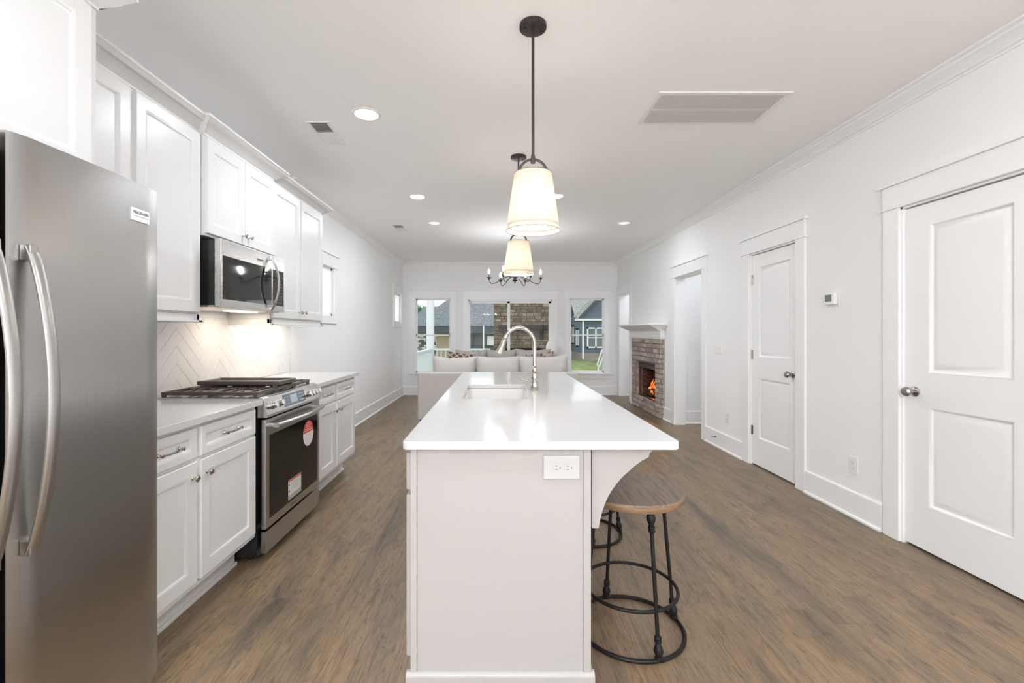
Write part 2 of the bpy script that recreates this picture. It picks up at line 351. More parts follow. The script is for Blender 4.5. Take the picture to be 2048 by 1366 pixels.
    def build(s, name, m, parent=None, world=True, ang=35, fixn=True, wn=True):
        bm = s.bm
        bmesh.ops.remove_doubles(bm, verts=bm.verts, dist=1e-5)
        if fixn: bmesh.ops.recalc_face_normals(bm, faces=bm.faces)
        for f in bm.faces: f.smooth = True
        for e in bm.edges:
            e.smooth = len(e.link_faces) == 2 and e.calc_face_angle(9) < R(ang)
        if parent and world:
            r = parent
            while r.parent: r = r.parent
            bmesh.ops.transform(bm, matrix=(Matrix.Translation(r.location) @ Matrix.Rotation(r.rotation_euler.z, 4, 'Z')).inverted(), verts=bm.verts)
        me = bpy.data.meshes.new(name); bm.to_mesh(me); bm.free()
        ms = m if isinstance(m, (list, tuple)) else [m]
        for x in ms: me.materials.append(M[x] if isinstance(x, str) else x)
        o = bpy.data.objects.new(name, me); COL.objects.link(o)
        if parent: o.parent = parent
        if wn: w_ = o.modifiers.new('weighted_normals', 'WEIGHTED_NORMAL'); w_.keep_sharp = True; w_.weight = 100
        return o
def tag(o, label=None, cat=None, group=None, kind=None):
    if label: o['label'] = label
    if cat: o['category'] = cat
    if group: o['group'] = group
    if kind: o['kind'] = kind
    return o
def thing(name, label, cat, loc=(0, 0, 0), rz=0, group=None, kind=None):
    o = bpy.data.objects.new(name, None); COL.objects.link(o); o.location = loc; o.rotation_euler = (0, 0, rz); o.empty_display_size = .1
    return tag(o, label, cat, group, kind)
def dup(o, loc=None, label=None, rz=None, parent=None):
    c = o.copy(); COL.objects.link(c)
    if parent: c.parent = parent
    if loc: c.location = loc
    if rz is not None: c.rotation_euler = (0, 0, rz)
    if label: c['label'] = label
    for ch in list(o.children): dup(ch, parent=c)
    return c
def struct(o, label=None, cat=None): return tag(o, label, cat, kind='structure')
def text(body, size, mtx, m, name, parent, ext=.0006):
    cu = bpy.data.curves.new('txt', 'FONT'); cu.body = body; cu.size = size; cu.extrude = ext; cu.align_x = 'CENTER'; cu.align_y = 'CENTER'
    o = bpy.data.objects.new('txt', cu); COL.objects.link(o); bpy.context.view_layer.update()
    me = bpy.data.meshes.new_from_object(o); bpy.data.objects.remove(o)
    t = bmesh.new(); t.from_mesh(me); bpy.data.meshes.remove(me); b = B(); b.add(t, mtx); return b.build(name, m, parent)

def grid_wall(axis, t0, t1, a0, a1, z0, z1, holes=()):
    """thick wall: axis 'x' = plane of constant x (spans y,z), 'y' = plane of constant y (spans x,z)"""
    A = sorted({a0, a1} | {h[0] for h in holes} | {h[1] for h in holes}); Z = sorted({z0, z1} | {h[2] for h in holes} | {h[3] for h in holes})
    fil = lambda i, j: 0 <= i < len(A) - 1 and 0 <= j < len(Z) - 1 and not any(h[0] < (A[i] + A[i + 1]) / 2 < h[1] and h[2] < (Z[j] + Z[j + 1]) / 2 < h[3] for h in holes)
    P = (lambda t, a, z: (t, a, z)) if axis == 'x' else (lambda t, a, z: (a, t, z))
    b = B()
    for i in range(len(A) - 1):
        for j in range(len(Z) - 1):
            if not fil(i, j): continue
            a, c, d, e = A[i], A[i + 1], Z[j], Z[j + 1]
            for t in (t0, t1): b.quad([P(t, a, d), P(t, c, d), P(t, c, e), P(t, a, e)])
            if not fil(i - 1, j): b.quad([P(t0, a, d), P(t1, a, d), P(t1, a, e), P(t0, a, e)])
            if not fil(i + 1, j): b.quad([P(t0, c, d), P(t1, c, d), P(t1, c, e), P(t0, c, e)])
            if not fil(i, j - 1): b.quad([P(t0, a, d), P(t1, a, d), P(t1, c, d), P(t0, c, d)])
            if not fil(i, j + 1): b.quad([P(t0, a, e), P(t1, a, e), P(t1, c, e), P(t0, c, e)])
    return b

# ------------------------------------------------------------------ the room
XL, XR, YB, YF, H = -1.96, 2.48, 9.5, -4.6, 2.74
D1 = (2.06, 2.826); D2 = (3.808, 4.52); O1 = (5.565, 6.42); O2 = (8.61, 9.35); DT = 2.05
b = B(); b.box(XL - .15, 4.4, YF - .2, YB + .15, -.1, 0); struct(b.build('floor', 'plank_floor'))
b = B(); b.box(XL - .15, 4.4, YF - .2, YB + .15, H, H + .1); struct(b.build('ceiling', 'ceiling_paint'))
wins_l = [(4.85, 5.50), (8.71, 9.28)]
struct(grid_wall('x', XL - .15, XL, YF, YB + .15, 0, H, [(a, c, 1.48, 2.05) for a, c in wins_l]).build('wall_left', 'wall_paint'))
struct(grid_wall('x', XR, XR + .14, YF, YB, 0, H, [(D1[0], D1[1], 0, DT), (D2[0], D2[1], 0, DT), (O1[0], O1[1], 0, DT), (O2[0], O2[1], 0, DT), (7.06, 8.11, .18, .82)]).build('wall_right', 'wall_paint'))
WL = (-1.70, -.965, .455, 2.0); WC = (-.60, 1.13, 0.0, 1.965); WR = (1.50, 2.215, .455, 2.0)
struct(grid_wall('y', YB, YB + .15, XL, 4.4, 0, H, [WL, WC, WR]).build('wall_back', 'wall_paint'))
struct(grid_wall('y', YF - .15, YF, XL, XR, 0, H, [(-1.7, -.4, .05, 2.35), (-.2, 1.0, .05, 2.35), (1.2, 2.3, .05, 2.35)]).build('wall_front', 'wall_paint'))  # unseen rear wall; wide openings added to let the fill light in
b = B(); b.box(XR + .10, XR + .14, D1[0] - .02, D1[1] + .02, 0, DT + .02); b.box(XR + .10, XR + .14, D2[0] - .02, D2[1] + .02, 0, DT + .02)
struct(b.build('wall_closet', 'wall_paint'))
b = B()
for (y0, y1) in ((4.9, 6.50), (8.35, 9.44)):
    b.box(XR + .14, 4.4, y0 - .1, y0, 0, H); b.box(XR + .14, 4.4, y1, y1 + .06, 0, H); b.box(4.3, 4.4, y0, y1, 0, H)
struct(b.build('wall_hall', 'wall_paint'))

def board(axis, face, side, a0, a1, h=.18, t=.016):
    """baseboard with stepped cap and shoe; side = +1/-1 direction it projects"""
    prof = [(0, 0), (t + .012, 0), (t + .012, .012), (t + .006, .020), (t, .022), (t, h - .012), (t - .005, h - .004), (t - .008, h), (0, h)]
    q = B(); pr = [(face + side * x, z) for x, z in prof]
    return q.prism(pr, a0, a1, 'y' if axis == 'x' else 'x')
b = B()
b.merge(board('x', XL, 1, 4.32, YB)); b.merge(board('x', XL, 1, YF, .5)); struct(b.build('baseboard_left', 'trim_paint'))
b = B()
for a0, a1 in ((YF, D1[0] - .12), (D1[1] + .13, D2[0] - .12), (D2[1] + .12, O1[0] - .115), (O1[1] + .115, 6.83), (8.40, 8.5)): b.merge(board('x', XR, -1, a0, a1))
struct(b.build('baseboard_right', 'trim_paint'))
b = B()
for a0, a1 in ((XL, WC[0] - .11), (WC[1] + .12, XR)): b.merge(board('y', YB, -1, a0, a1))
struct(b.build('baseboard_back', 'trim_paint'))
b = B(); b.merge(board('y', 6.50, -1, XR + .14, 4.3)); b.merge(board('y', 9.44, -1, XR + .14, 4.3)); b.merge(board('x', 4.3, -1, 4.9, 6.5)); struct(b.build('baseboard_hall', 'trim_paint'))
# crown mouldings
def crown_profile(face, side, top=H, w=.075, h=.095):
    p = [(0, 0), (0, -h), (.008, -h), (.010, -h + .012), (.020, -h + .018), (.026, -h + .034), (.040, -h + .052), (.056, -h + .064), (.058, -h + .076), (w - .004, -.014), (w, -.012), (w, 0)]
    return [(face + side * x * w / .075, top + z) for x, z in p]
b = B(); b.prism(crown_profile(XL, 1), 4.3, YB, 'y'); struct(b.build('trim_1', 'trim_paint'))
b = B(); b.prism(crown_profile(XR, -1), YF, YB, 'y'); struct(b.build('trim_2', 'trim_paint'))
b = B(); b.prism(crown_profile(YB, -1, w=.07), XL, XR, 'x'); struct(b.build('trim_3', 'trim_paint'))

# ------------------------------------------------------------------ doors and openings in the right wall
def casing(b, y0, y1, top, far=True, near=True):
    f = XR
    if near: b.box(f - .018, f, y0 - .115, y0, 0, top, .002)
    if far: b.box(f - .018, f, y1, y1 + .115, 0, top, .002)
    b.box(f - .024, f, y0 - .135, y1 + .135, top - .0, top + .014, .003)
    b.box(f - .020, f, y0 - .115, y1 + .115, top + .014, top + .145, .002)
    b.box(f - .034, f, y0 - .14, y1 + .14, top + .145, top + .165, .004)
    return b
def jamb(b, y0, y1, top, d=.14):
    b.box(XR - .002, XR + d, y0, y0 + .012, 0, top); b.box(XR - .002, XR + d, y1 - .012, y1, 0, top); b.box(XR - .002, XR + d, y0, y1, top - .012, top)
    return b
def door(n, y0, y1, knob_far, hinges):
    r = thing('door_%d' % n, None, None, (XR, (y0 + y1) / 2, 0), kind='structure')
    casing(B(), y0, y1, DT).build('door_casing', 'trim_paint', r)
    jb = jamb(B(), y0, y1, DT, .10); jb.box(XR + .056, XR + .07, y0 + .01, y0 + .022, 0, DT); jb.box(XR + .056, XR + .07, y1 - .022, y1 - .01, 0, DT); jb.build('door_jamb', 'trim_paint', r)
    w = y1 - y0 - .03; z0, z1 = .012, DT - .018; q = B(); x = XR + .052
    # leaf: U along -y so that N = -x
    o = (x, y1 - .015, z0); U = (0, -1, 0); V = (0, 0, 1); N = (-1, 0, 0); T = .036
    st = .145 if n == 1 else .105
    def cell(v0, v1, pb, pt):
        # rings from the cell outline to an uneven panel
        P = lambda a, c, h: Vector((x - h, y1 - .015 - a, z0 + c))
        outs = [(0, v0, w, v1), (st, v0 + pb, w - st, v1 - pt)]
        hs = [(0, T), (.0, T), (.008, T - .003), (.018, T - .014), (.030, T - .014), (.060, T - .003)]
        prev = [q.bm.verts.new(P(a, c, T)) for a, c in ((0, v0), (w, v0), (w, v1), (0, v1))]
        for ins, h in hs[1:]:
            a0, c0, a1, c1 = outs[1]
            ring = [q.bm.verts.new(P(a, c, h)) for a, c in ((a0 + ins, c0 + ins), (a1 - ins, c0 + ins), (a1 - ins, c1 - ins), (a0 + ins, c1 - ins))]
            for i in range(4): q.bm.faces.new((prev[i], prev[(i + 1) % 4], ring[(i + 1) % 4], ring[i]))
            prev = ring
        q.bm.faces.new(prev)
    hh = z1 - z0; cell(0, .94, .255, .10); cell(.94, hh, .095, .115)
    q.rings(o, U, V, N, w, hh, [(0, T), (0, 0)])
    leaf = q.build('door_leaf', 'trim_paint', r)
    yk = (y1 - .075) if knob_far else (y0 + .075)
    k = B(); k.lathe([(0, 0), (.031, 0), (.031, .004), (.024, .010), (.012, .014), (.011, .030), (.020, .036), (.028, .046), (.029, .056), (.022, .066), (0, .069)], (x - T, yk, .93), '-x', 28)
    k.build('door_knob', 'nickel', r)
    if hinges:
        for z in (.335, 1.07, 1.80):
            h = B(); h.cyl((x - T - .006, y1 - .012, z - .045), (x - T - .006, y1 - .012, z + .045), .006, 10); h.box(x - T - .002, x - T + .004, y1 - .032, y1 - .012, z - .044, z + .044); h.build('hinge', 'nickel', r)
    return r
door(1, D1[0], D1[1], True, False)
door(2, D2[0], D2[1], False, True)
for n, (y0, y1) in ((3, O1), (4, O2)):
    r = thing('door_%d' % n, None, None, (XR, (y0 + y1) / 2, 0), kind='structure')
    casing(B(), y0, y1, DT).build('door_casing', 'trim_paint', r)
    jamb(B(), y0, y1, DT).build('door_jamb', 'trim_paint', r)

# ------------------------------------------------------------------ windows
def win_back(n, w, double=True):
    x0, x1, z0, z1 = w; y = YB
    r = thing('window_%d' % n, None, None, ((x0 + x1) / 2, y, z0), kind='structure')
    c = B(); c.box(x0 - .11, x0, y - .018, y, z0 - .0, z1, .002); c.box(x1, x1 + .11, y - .018, y, z0, z1, .002)
    c.box(x0 - .13, x1 + .13, y - .024, y, z1, z1 + .014, .002); c.box(x0 - .11, x1 + .11, y - .02, y, z1 + .014, z1 + .15, .002); c.box(x0 - .14, x1 + .14, y - .034, y, z1 + .15, z1 + .17, .003)
    c.build('window_casing', 'trim_paint', r)
    s = B(); s.box(x0 - .14, x1 + .14, y - .055, y, z0 - .028, z0, .004); s.box(x0 - .11, x1 + .11, y - .018, y, z0 - .115, z0 - .028, .002); s.build('window_sill', 'trim_paint', r)
    j = B(); d = .12; j.box(x0, x0 + .012, y, y + d, z0, z1); j.box(x1 - .012, x1, y, y + d, z0, z1); j.box(x0, x1, y, y + d, z1 - .012, z1); j.box(x0, x1, y, y + d, z0, z0 + .012); j.build('window_jamb', 'trim_paint', r)
    zm = 1.235
    for k, (a, c2, yy) in enumerate(((z0 + .012, zm + .014, y + .05), (zm - .014, z1 - .012, y + .08))):
        f = B(); fw = .022
        f.box(x0 + .012, x0 + .012 + fw, yy, yy + .028, a, c2); f.box(x1 - .012 - fw, x1 - .012, yy, yy + .028, a, c2)
        f.box(x0 + .012, x1 - .012, yy, yy + .028, a, a + .028); f.box(x0 + .012, x1 - .012, yy, yy + .028, c2 - .028, c2)
        sh = f.build('window_sash', 'trim_paint', r)
        g = B(); g.box(x0 + .03, x1 - .03, yy + .011, yy + .015, a + .02, c2 - .02); g.build('pane', 'window_pane', sh)
    return r
win_back(1, WL); win_back(2, WR)
# sliding glass door in the middle
x0, x1, z0, z1 = WC; y = YB
r = thing('door_5', None, None, ((x0 + x1) / 2, y, 0), kind='structure')
c = B(); c.box(x0 - .11, x0, y - .018, y, 0, z1, .002); c.box(x1, x1 + .11, y - .018, y, 0, z1, .002)
c.box(x0 - .13, x1 + .13, y - .024, y, z1, z1 + .014, .002); c.box(x0 - .11, x1 + .11, y - .02, y, z1 + .014, z1 + .185, .002); c.box(x0 - .14, x1 + .14, y - .034, y, z1 + .185, z1 + .205, .003)
c.build('door_casing', 'trim_paint', r)
j = B(); j.box(x0, x0 + .02, y, y + .13, 0, z1); j.box(x1 - .02, x1, y, y + .13, 0, z1); j.box(x0, x1, y, y + .13, z1 - .03, z1); j.box(x0, x1, y, y + .13, 0, .03); j.build('door_jamb', 'trim_paint', r)
xm = .235
for (a, c2, yy) in ((x0 + .02, xm + .03, y + .08), (xm - .03, x1 - .02, y + .035)):
    f = B(); fw = .05 if a > 0 else .015
    f.box(a, a + fw, yy, yy + .035, .03, z1 - .03); f.box(c2 - .05, c2, yy, yy + .035, .03, z1 - .03); f.box(a, c2, yy, yy + .035, z1 - .07, z1 - .03); f.box(a, c2, yy, yy + .035, .03, .11)
    sh = f.build('door_sash', 'trim_paint', r)
    g = B(); g.box(a + .01, c2 - .03, yy + .014, yy + .018, .10, z1 - .06); g.build('pane', 'window_pane', sh)
# small high windows in the left wall
for n, (a, c2) in zip((3, 4), wins_l):
    zz0, zz1 = 1.48, 2.05
    r = thing('window_%d' % n, None, None, (XL, (a + c2) / 2, zz0), kind='structure')
    c = B(); f = XL
    c.box(f, f + .018, a - .09, a, zz0 - .09, zz1, .002); c.box(f, f + .018, c2, c2 + .09, zz0 - .09, zz1, .002); c.box(f, f + .018, a, c2, zz0 - .09, zz0, .002)
    c.box(f, f + .024, a - .11, c2 + .11, zz1, zz1 + .014, .002); c.box(f, f + .02, a - .09, c2 + .09, zz1 + .014, zz1 + .14, .002); c.box(f, f + .034, a - .12, c2 + .12, zz1 + .14, zz1 + .16, .003)
    c.build('window_casing', 'trim_paint', r)
    s = B(); X0 = f - .05
    s.box(X0, X0 + .03, a, a + .03, zz0, zz1); s.box(X0, X0 + .03, c2 - .03, c2, zz0, zz1); s.box(X0, X0 + .03, a, c2, zz0, zz0 + .03); s.box(X0, X0 + .03, a, c2, zz1 - .03, zz1)
    s.build('window_sash', 'trim_paint', r)
    g = B(); g.box(X0 + .012, X0 + .016, a + .02, c2 - .02, zz0 + .02, zz1 - .02); g.build('pane', 'window_pane', r)

# ------------------------------------------------------------------ cabinets along the left wall
KN = [(0, 0), (.008, 0), (.008, .003), (.0045, .006), (.004, .016), (.010, .019), (.0145, .023), (.0145, .027), (.011, .030), (.009, .0285), (0, .030)]
def knob(parent, x, y, z, name='knob'):
    k = B(); k.lathe(KN, (x, y, z), 'x', 20); return k.build(name, 'chrome', parent)
def pull(parent, x, y, z, L=.13):
    k = B(); h = L / 2
    pts = [(x + .012 + .016 * math.sin(PI * t) ** .8 if 0 < t < 1 else x + .012, y - h + L * t, z) for t in [i / 12 for i in range(13)]]
    k.tube(pts, [.0045 if 1 < i < 11 else .006 for i in range(13)], 10)
    for s in (-1, 1):
        k.lathe([(0, 0), (.009, 0), (.008, .004), (.005, .008), (.005, .018), (.008, .022), (0, .026)], (x, y + s * (h - .004), z), 'x', 16)
    return k.build('pull', 'chrome', parent)
def cab_front(x, y0, y1, z0, z1, fr=.055, t=.02):
    """front facing +x at face x-t..x : recessed panel with moulding"""
    q = B(); w = y1 - y0; h = z1 - z0
    q.rings((x - t, y0, z0), (0, 1, 0), (0, 0, 1), (1, 0, 0), w, h,
            [(0, 0), (0, t - .003), (.003, t), (fr, t), (fr + .003, t - .002), (fr + .010, t - .003), (fr + .016, t - .009), (fr + .020, t - .010)])
    q.quad([(x - t, y0, z0), (x - t, y1, z0), (x - t, y1, z1), (x - t, y0, z1)])
    return q
def base_cabinet(y0, y1, ys, label, end=None):
    r = thing('base_cabinet', label, 'cabinet', (-1.62, (y0 + y1) / 2, 0))
    b = B(); b.box(XL + .003, -1.34, y0, y1, .155, .880, .001)
    b.build('body', 'cabinet_paint', r)
    k = B(); k.box(XL + .003, -1.452, y0 + .001, y1 - .001, 0, .155); k.box(-1.452, -1.436, y0, y1, 0, .02, .004)
    k.build('toe_kick', 'cabinet_paint', r)
    for i, (a, c) in enumerate(ys):
        d = cab_front(-1.32, a, c, .732, .863, .030).build('drawer', 'cabinet_paint', r); pull(d, -1.32, (a + c) / 2, .80)
        d = cab_front(-1.32, a, c, .185, .716).build('door', 'cabinet_paint', r)
        knob(d, -1.32, (c - .035) if i == 0 else (a + .035), .65)
    return r
base_cabinet(1.66, 2.541, ((1.67, 2.023), (2.052, 2.512)), 'white base cabinet between the refrigerator and the range')
base_cabinet(3.331, 4.306, ((3.40, 3.752), (3.79, 4.262)), 'white base cabinet past the range, at the end of the run')

def rounded_rect(x0, x1, y0, y1, r, n=6):
    P = []
    for cx, cy, a in ((x1 - r, y1 - r, 0), (x0 + r, y1 - r, 90), (x0 + r, y0 + r, 180), (x1 - r, y0 + r, 270)):
        for i in range(n + 1): P.append((cx + r * math.cos(R(a + 90 * i / n)), cy + r * math.sin(R(a + 90 * i / n))))
    return P
def slab(outer, z0, z1, hole=None, bev=.003):
    cu = bpy.data.curves.new('c', 'CURVE'); cu.dimensions = '2D'; cu.fill_mode = 'BOTH'
    for P in [outer] + ([hole] if hole else []):
        sp = cu.splines.new('POLY'); sp.points.add(len(P) - 1)
        for q, (a, c) in zip(sp.points, P): q.co = (a, c, 0, 1)
        sp.use_cyclic_u = True
    cu.extrude = (z1 - z0) / 2 - bev; cu.bevel_depth = bev; cu.bevel_resolution = 2; cu.offset = -bev
    o = bpy.data.objects.new('c', cu); COL.objects.link(o); bpy.context.view_layer.update()
    me = bpy.data.meshes.new_from_object(o); bpy.data.objects.remove(o)
    t = bmesh.new(); t.from_mesh(me); bpy.data.meshes.remove(me); b = B(); b.add(t, Matrix.Translation((0, 0, (z0 + z1) / 2))); return b
b = slab([(XL + .002, 1.655), (-1.30, 1.655), (-1.30, 2.548), (XL + .002, 2.548)], .882, .914)
tag(b.build('countertop', 'quartz'), 'white quartz countertop between the refrigerator and the range', 'countertop')
b = slab([(XL + .002, 3.324), (-1.30, 3.324), (-1.30, 4.325), (XL + .002, 4.325)], .882, .914)
tag(b.build('countertop', 'quartz'), 'white quartz countertop past the range, left of the island', 'countertop')

# herringbone backsplash
def clip(poly, f):
    out = []
    for i in range(len(poly)):
        a, c = poly[i], poly[(i + 1) % len(poly)]; fa, fc = f(a), f(c)
        if fa >= 0: out.append(a)
        if fa * fc < 0: t = fa / (fa - fc); out.append((a[0] + t * (c[0] - a[0]), a[1] + t * (c[1] - a[1])))
    return out
TW, n_ = .075, 4; g = .0016; b = B(); y0, y1, z0, z1 = 1.66, 4.318, .915, 1.384; s2 = math.sqrt(.5)
for m_ in range(-12, 14):
    for k in range(-30, 50):
        ox, oy = k + n_ * m_, k - n_ * m_
        for (a, c, w, h) in ((ox, oy, n_, 1), (ox, oy + 1, 1, n_)):
            q = [(a * TW + g, c * TW + g), ((a + w) * TW - g, c * TW + g), ((a + w) * TW - g, (c + h) * TW - g), (a * TW + g, (c + h) * TW - g)]
            q = [((u - v) * s2 + 3.06, (u + v) * s2 + .30) for u, v in q]
            if max(p[0] for p in q) < y0 or min(p[0] for p in q) > y1 or max(p[1] for p in q) < z0 or min(p[1] for p in q) > z1: continue
            for f in (lambda p: p[0] - y0, lambda p: y1 - p[0], lambda p: p[1] - z0, lambda p: z1 - p[1]):
                q = clip(q, f) if q else q
            if len(q) < 3: continue
            cx = sum(p[0] for p in q) / len(q); cz = sum(p[1] for p in q) / len(q)
            X = XL + .008; t = bmesh.new()
            lo = [t.verts.new((XL + .003, *p)) for p in q]; hi = [t.verts.new((X - .001, *p)) for p in q]
            tp = [t.verts.new((X, p[0] + (cx - p[0]) * .02, p[1] + (cz - p[1]) * .02)) for p in q]
            for A_, C_ in ((lo, hi), (hi, tp)):
                for i in range(len(q)): t.faces.new((A_[i], A_[(i + 1) % len(q)], C_[(i + 1) % len(q)], C_[i]))
            t.faces.new(tp); b.add(t)
r = thing('tile_backsplash', 'glossy white herringbone tile backsplash on the wall behind the range', 'backsplash', (XL, 3, .915))
b.build('tiles', 'tile', r)
b = B(); b.box(XL + .001, XL + .0065, y0, y1 + .003, z0, z1 + .003); b.box(XL + .001, XL + .011, y1, y1 + .008, z0, z1); b.build('grout_bed', 'grout', r)

def cab_crown(b, x, y0, y1, z0, z1, out=.085, ends=(False, False)):
    prof = [(x - .02, z0), (x + .004, z0), (x + .006, z0 + .01), (x + .02, z0 + .022), (x + .045, z0 + .045), (x + .065, z1 - .028), (x + out - .006, z1 - .014), (x + out, z1 - .012), (x + out, z1), (x - .02, z1)]
    # mitred: extend the ends outwards by the projection
    f = lambda p, y, s: (p[0], y + (s * (p[0] - x) if p[0] > x else 0), p[1])
    A = [b.bm.verts.new(f(p, y0, -1 if ends[0] else 0)) for p in prof]; C = [b.bm.verts.new(f(p, y1, 1 if ends[1] else 0)) for p in prof]
    n = len(prof); b.bm.faces.new(A); b.bm.faces.new(C)
    for i in range(n): b.bm.faces.new((A[i], C[i], C[(i + 1) % n], A[(i + 1) % n]))
    # returns to the wall
    for use, y, s in ((ends[0], y0, -1), (ends[1], y1, 1)):
        if not use: continue
        P = [p for p in prof if p[0] >= x]
        A = [b.bm.verts.new((p[0], y + s * (p[0] - x), p[1])) for p in P]; C = [b.bm.verts.new((XL + .003, y + s * (p[0] - x), p[1])) for p in P]
        for i in range(len(P) - 1): b.bm.faces.new((A[i], A[i + 1], C[i + 1], C[i]))
        b.bm.faces.new((A[0], A[-1], C[-1], C[0]))
def wall_cabinet(y0, y1, x, z0, z1, doors, dz, label, knobs=(), rail=True, crown=(2.383, 2.455), ends=(False, False), fr=.055, rail_ends=(0, 0)):
    r = thing('wall_cabinet', label, 'cabinet', ((XL + x) / 2, (y0 + y1) / 2, z0))
    b = B(); b.box(XL + .003, x - .02, y0, y1, z0, z1, .001); b.build('body', 'cabinet_paint', r)
    c = B(); cab_crown(c, x - .018, y0, y1, crown[0], crown[1], ends=ends); c.build('crown_moulding', 'cabinet_paint', r)
    if rail:
        l = B(); l.box(x - .04, x - .016, y0 - .0, y1 + .0, z0 - .036, z0 - .001, .003); l.box(x - .045, x - .004, y0 - rail_ends[0], y1 + rail_ends[1], z0 - .046, z0 - .034, .003)
        if rail_ends[1]: l.box(XL + .003, x - .016, y1 - .022, y1, z0 - .036, z0 - .001, .003); l.box(XL + .003, x - .004, y1 - .022, y1 + .012, z0 - .046, z0 - .034, .003)
        if rail_ends[0]: l.box(XL + .003, x - .016, y0, y0 + .022, z0 - .036, z0 - .001, .003); l.box(XL + .003, x - .004, y0 - .004, y0 + .022, z0 - .046, z0 - .034, .003)
        l.build('light_rail', 'cabinet_paint', r)
    for i, (a, c_) in enumerate(doors):
        d = cab_front(x, a, c_, dz[0], dz[1], fr).build('door', 'cabinet_paint', r)
        if knobs: knob(d, x, (c_ - .032) if i == 0 else (a + .032), dz[0] + .055)
    return r
wall_cabinet(1.668, 2.538, -1.63, 1.385, 2.40, ((1.68, 2.045), (2.078, 2.525)), (1.393, 2.375), 'tall white wall cabinet between the refrigerator cabinet and the microwave', rail_ends=(0, .018))
wall_cabinet(2.545, 3.322, -1.605, 1.822, 2.40, ((2.552, 2.928), (2.932, 3.314)), (1.836, 2.368), 'short white two-door wall cabinet above the microwave', knobs=(1,), rail=False, crown=(2.378, 2.458), ends=(True, True))
wall_cabinet(3.330, 4.300, -1.63, 1.385, 2.40, ((3.345, 3.812), (3.83, 4.288)), (1.393, 2.375), 'tall white two-door wall cabinet past the microwave', knobs=(1,), ends=(False, True), rail_ends=(.01, .018))
l = bpy.data.lights.new('under_cabinet_lamp', 'AREA'); l.shape = 'RECTANGLE'; l.size = .03; l.size_y = .80; l.energy = 1.5; l.color = (1, .92, .80)
o = bpy.data.objects.new('under_cabinet_lamp', l); COL.objects.link(o); o.location = (-1.80, 3.80, 1.380)
wall_cabinet(.66, 1.650, -1.42, 1.81, 2.47, ((.70, 1.145), (1.16, 1.612)), (1.825, 2.425), 'deep white wall cabinet above the refrigerator', rail=False, crown=(2.437, 2.535), ends=(False, True), fr=.06)

# ------------------------------------------------------------------ refrigerator
r = thing('refrigerator', 'stainless steel side-by-side refrigerator at the left edge', 'refrigerator', (-1.58, 1.16, 0))
b = B(); b.box(XL + .02, -1.275, .715, 1.63, .02, 1.755, .004); b.box(-1.40, -1.255, .73, 1.59, .0, .06); b.build('body', 'gunmetal', r)
def fdoor(y0, y1, sgn):
    t = B(); N = 14; z0, z1 = .075, 1.782; prof = []
    for i in range(N + 1):
        u = i / N; e = min(u, 1 - u)
        prof.append((-1.2 - .012 * (2 * u - 1) ** 2 * .35 - (.010 * max(0, 1 - e / .03) ** 2), y0 + (y1 - y0) * u))
    poly = prof + [(-1.262, y1), (-1.262, y0)]
    t.prism(poly, z0, z1, 'z'); return t
def fhandle(parent, y):
    h = B(); z0, z1 = .722, 1.4985; pts = []; N = 26
    for i in range(N + 1):
        u = i / N; z = z0 + (z1 - z0) * u; pts.append((-1.190 + .060 * math.sin(PI * u) ** .75, y, z))
    h.tube(pts, [.017] * (N + 1), 14, flat=(.5, .95), ref=(1, 0, 0))
    h.box(-1.205, -1.176, y - .014, y + .014, z0 - .006, z0 + .035, .004); h.box(-1.205, -1.176, y - .014, y + .014, z1 - .035, z1 + .006, .004)
    return h.build('handle', 'steel_satin', parent)
d = fdoor(.712, 1.122, 1).build('freezer_door', 'steel_door', r); fhandle(d, 1.078)
d = fdoor(1.135, 1.640, 1).build('refrigerator_door', 'steel_door', r); fhandle(d, 1.172)
bx = -1.199
b = B(); b.box(bx - .004, bx + .002, 1.508, 1.583, 1.652, 1.694, .001); bd = b.build('badge', 'badge', d); bd['label'] = 'white brand badge'
text('FRIGIDAIRE', .0132, Matrix.Translation((bx + .0022, 1.5455, 1.680)) @ Matrix(((0, 0, 1, 0), (1, 0, 0, 0), (0, 1, 0, 0), (0, 0, 0, 1))), 'ink', 'badge_lettering', d)
b = B(); b.box(bx + .002, bx + .0026, 1.514, 1.577, 1.6675, 1.6685); b.build('badge_line', 'ink', d)

# ------------------------------------------------------------------ gas range
FACE = Matrix(((0, 0, 1, 0), (1, 0, 0, 0), (0, 1, 0, 0), (0, 0, 0, 1)))
r = thing('gas_range', 'stainless steel slide-in gas range with black oven window', 'range', (-1.6, 2.936, 0))
Y0, Y1 = 2.556, 3.316
b = B(); b.box(XL + .02, -1.335, Y0, Y1, .03, .88, .002)
for yy in (Y0 + .06, Y1 - .06):
    for xx in (XL + .09, -1.40): b.cyl((xx, yy, 0), (xx, yy, .03), .018, 12)
b.build('body', 'black_enamel', r)
b = B(); b.box(XL + .02, -1.315, Y0 - .004, Y1 + .004, .88, .921, .004); b.build('cooktop', 'steel', r)
b = B(); b.prism([(-1.335, .808), (-1.277, .808), (-1.279, .822), (-1.302, .915), (-1.335, .921)], Y0, Y1, 'y', .002); cp = b.build('control_panel', 'steel_polished', r)
th = math.atan2(.023, .093); nrm = Vector((math.cos(th), 0, math.sin(th))); tan = Vector((-math.sin(th), 0, math.cos(th)))
def on_panel(y, v, h): return Vector((-1.279, y, .822)) + tan * v + nrm * h
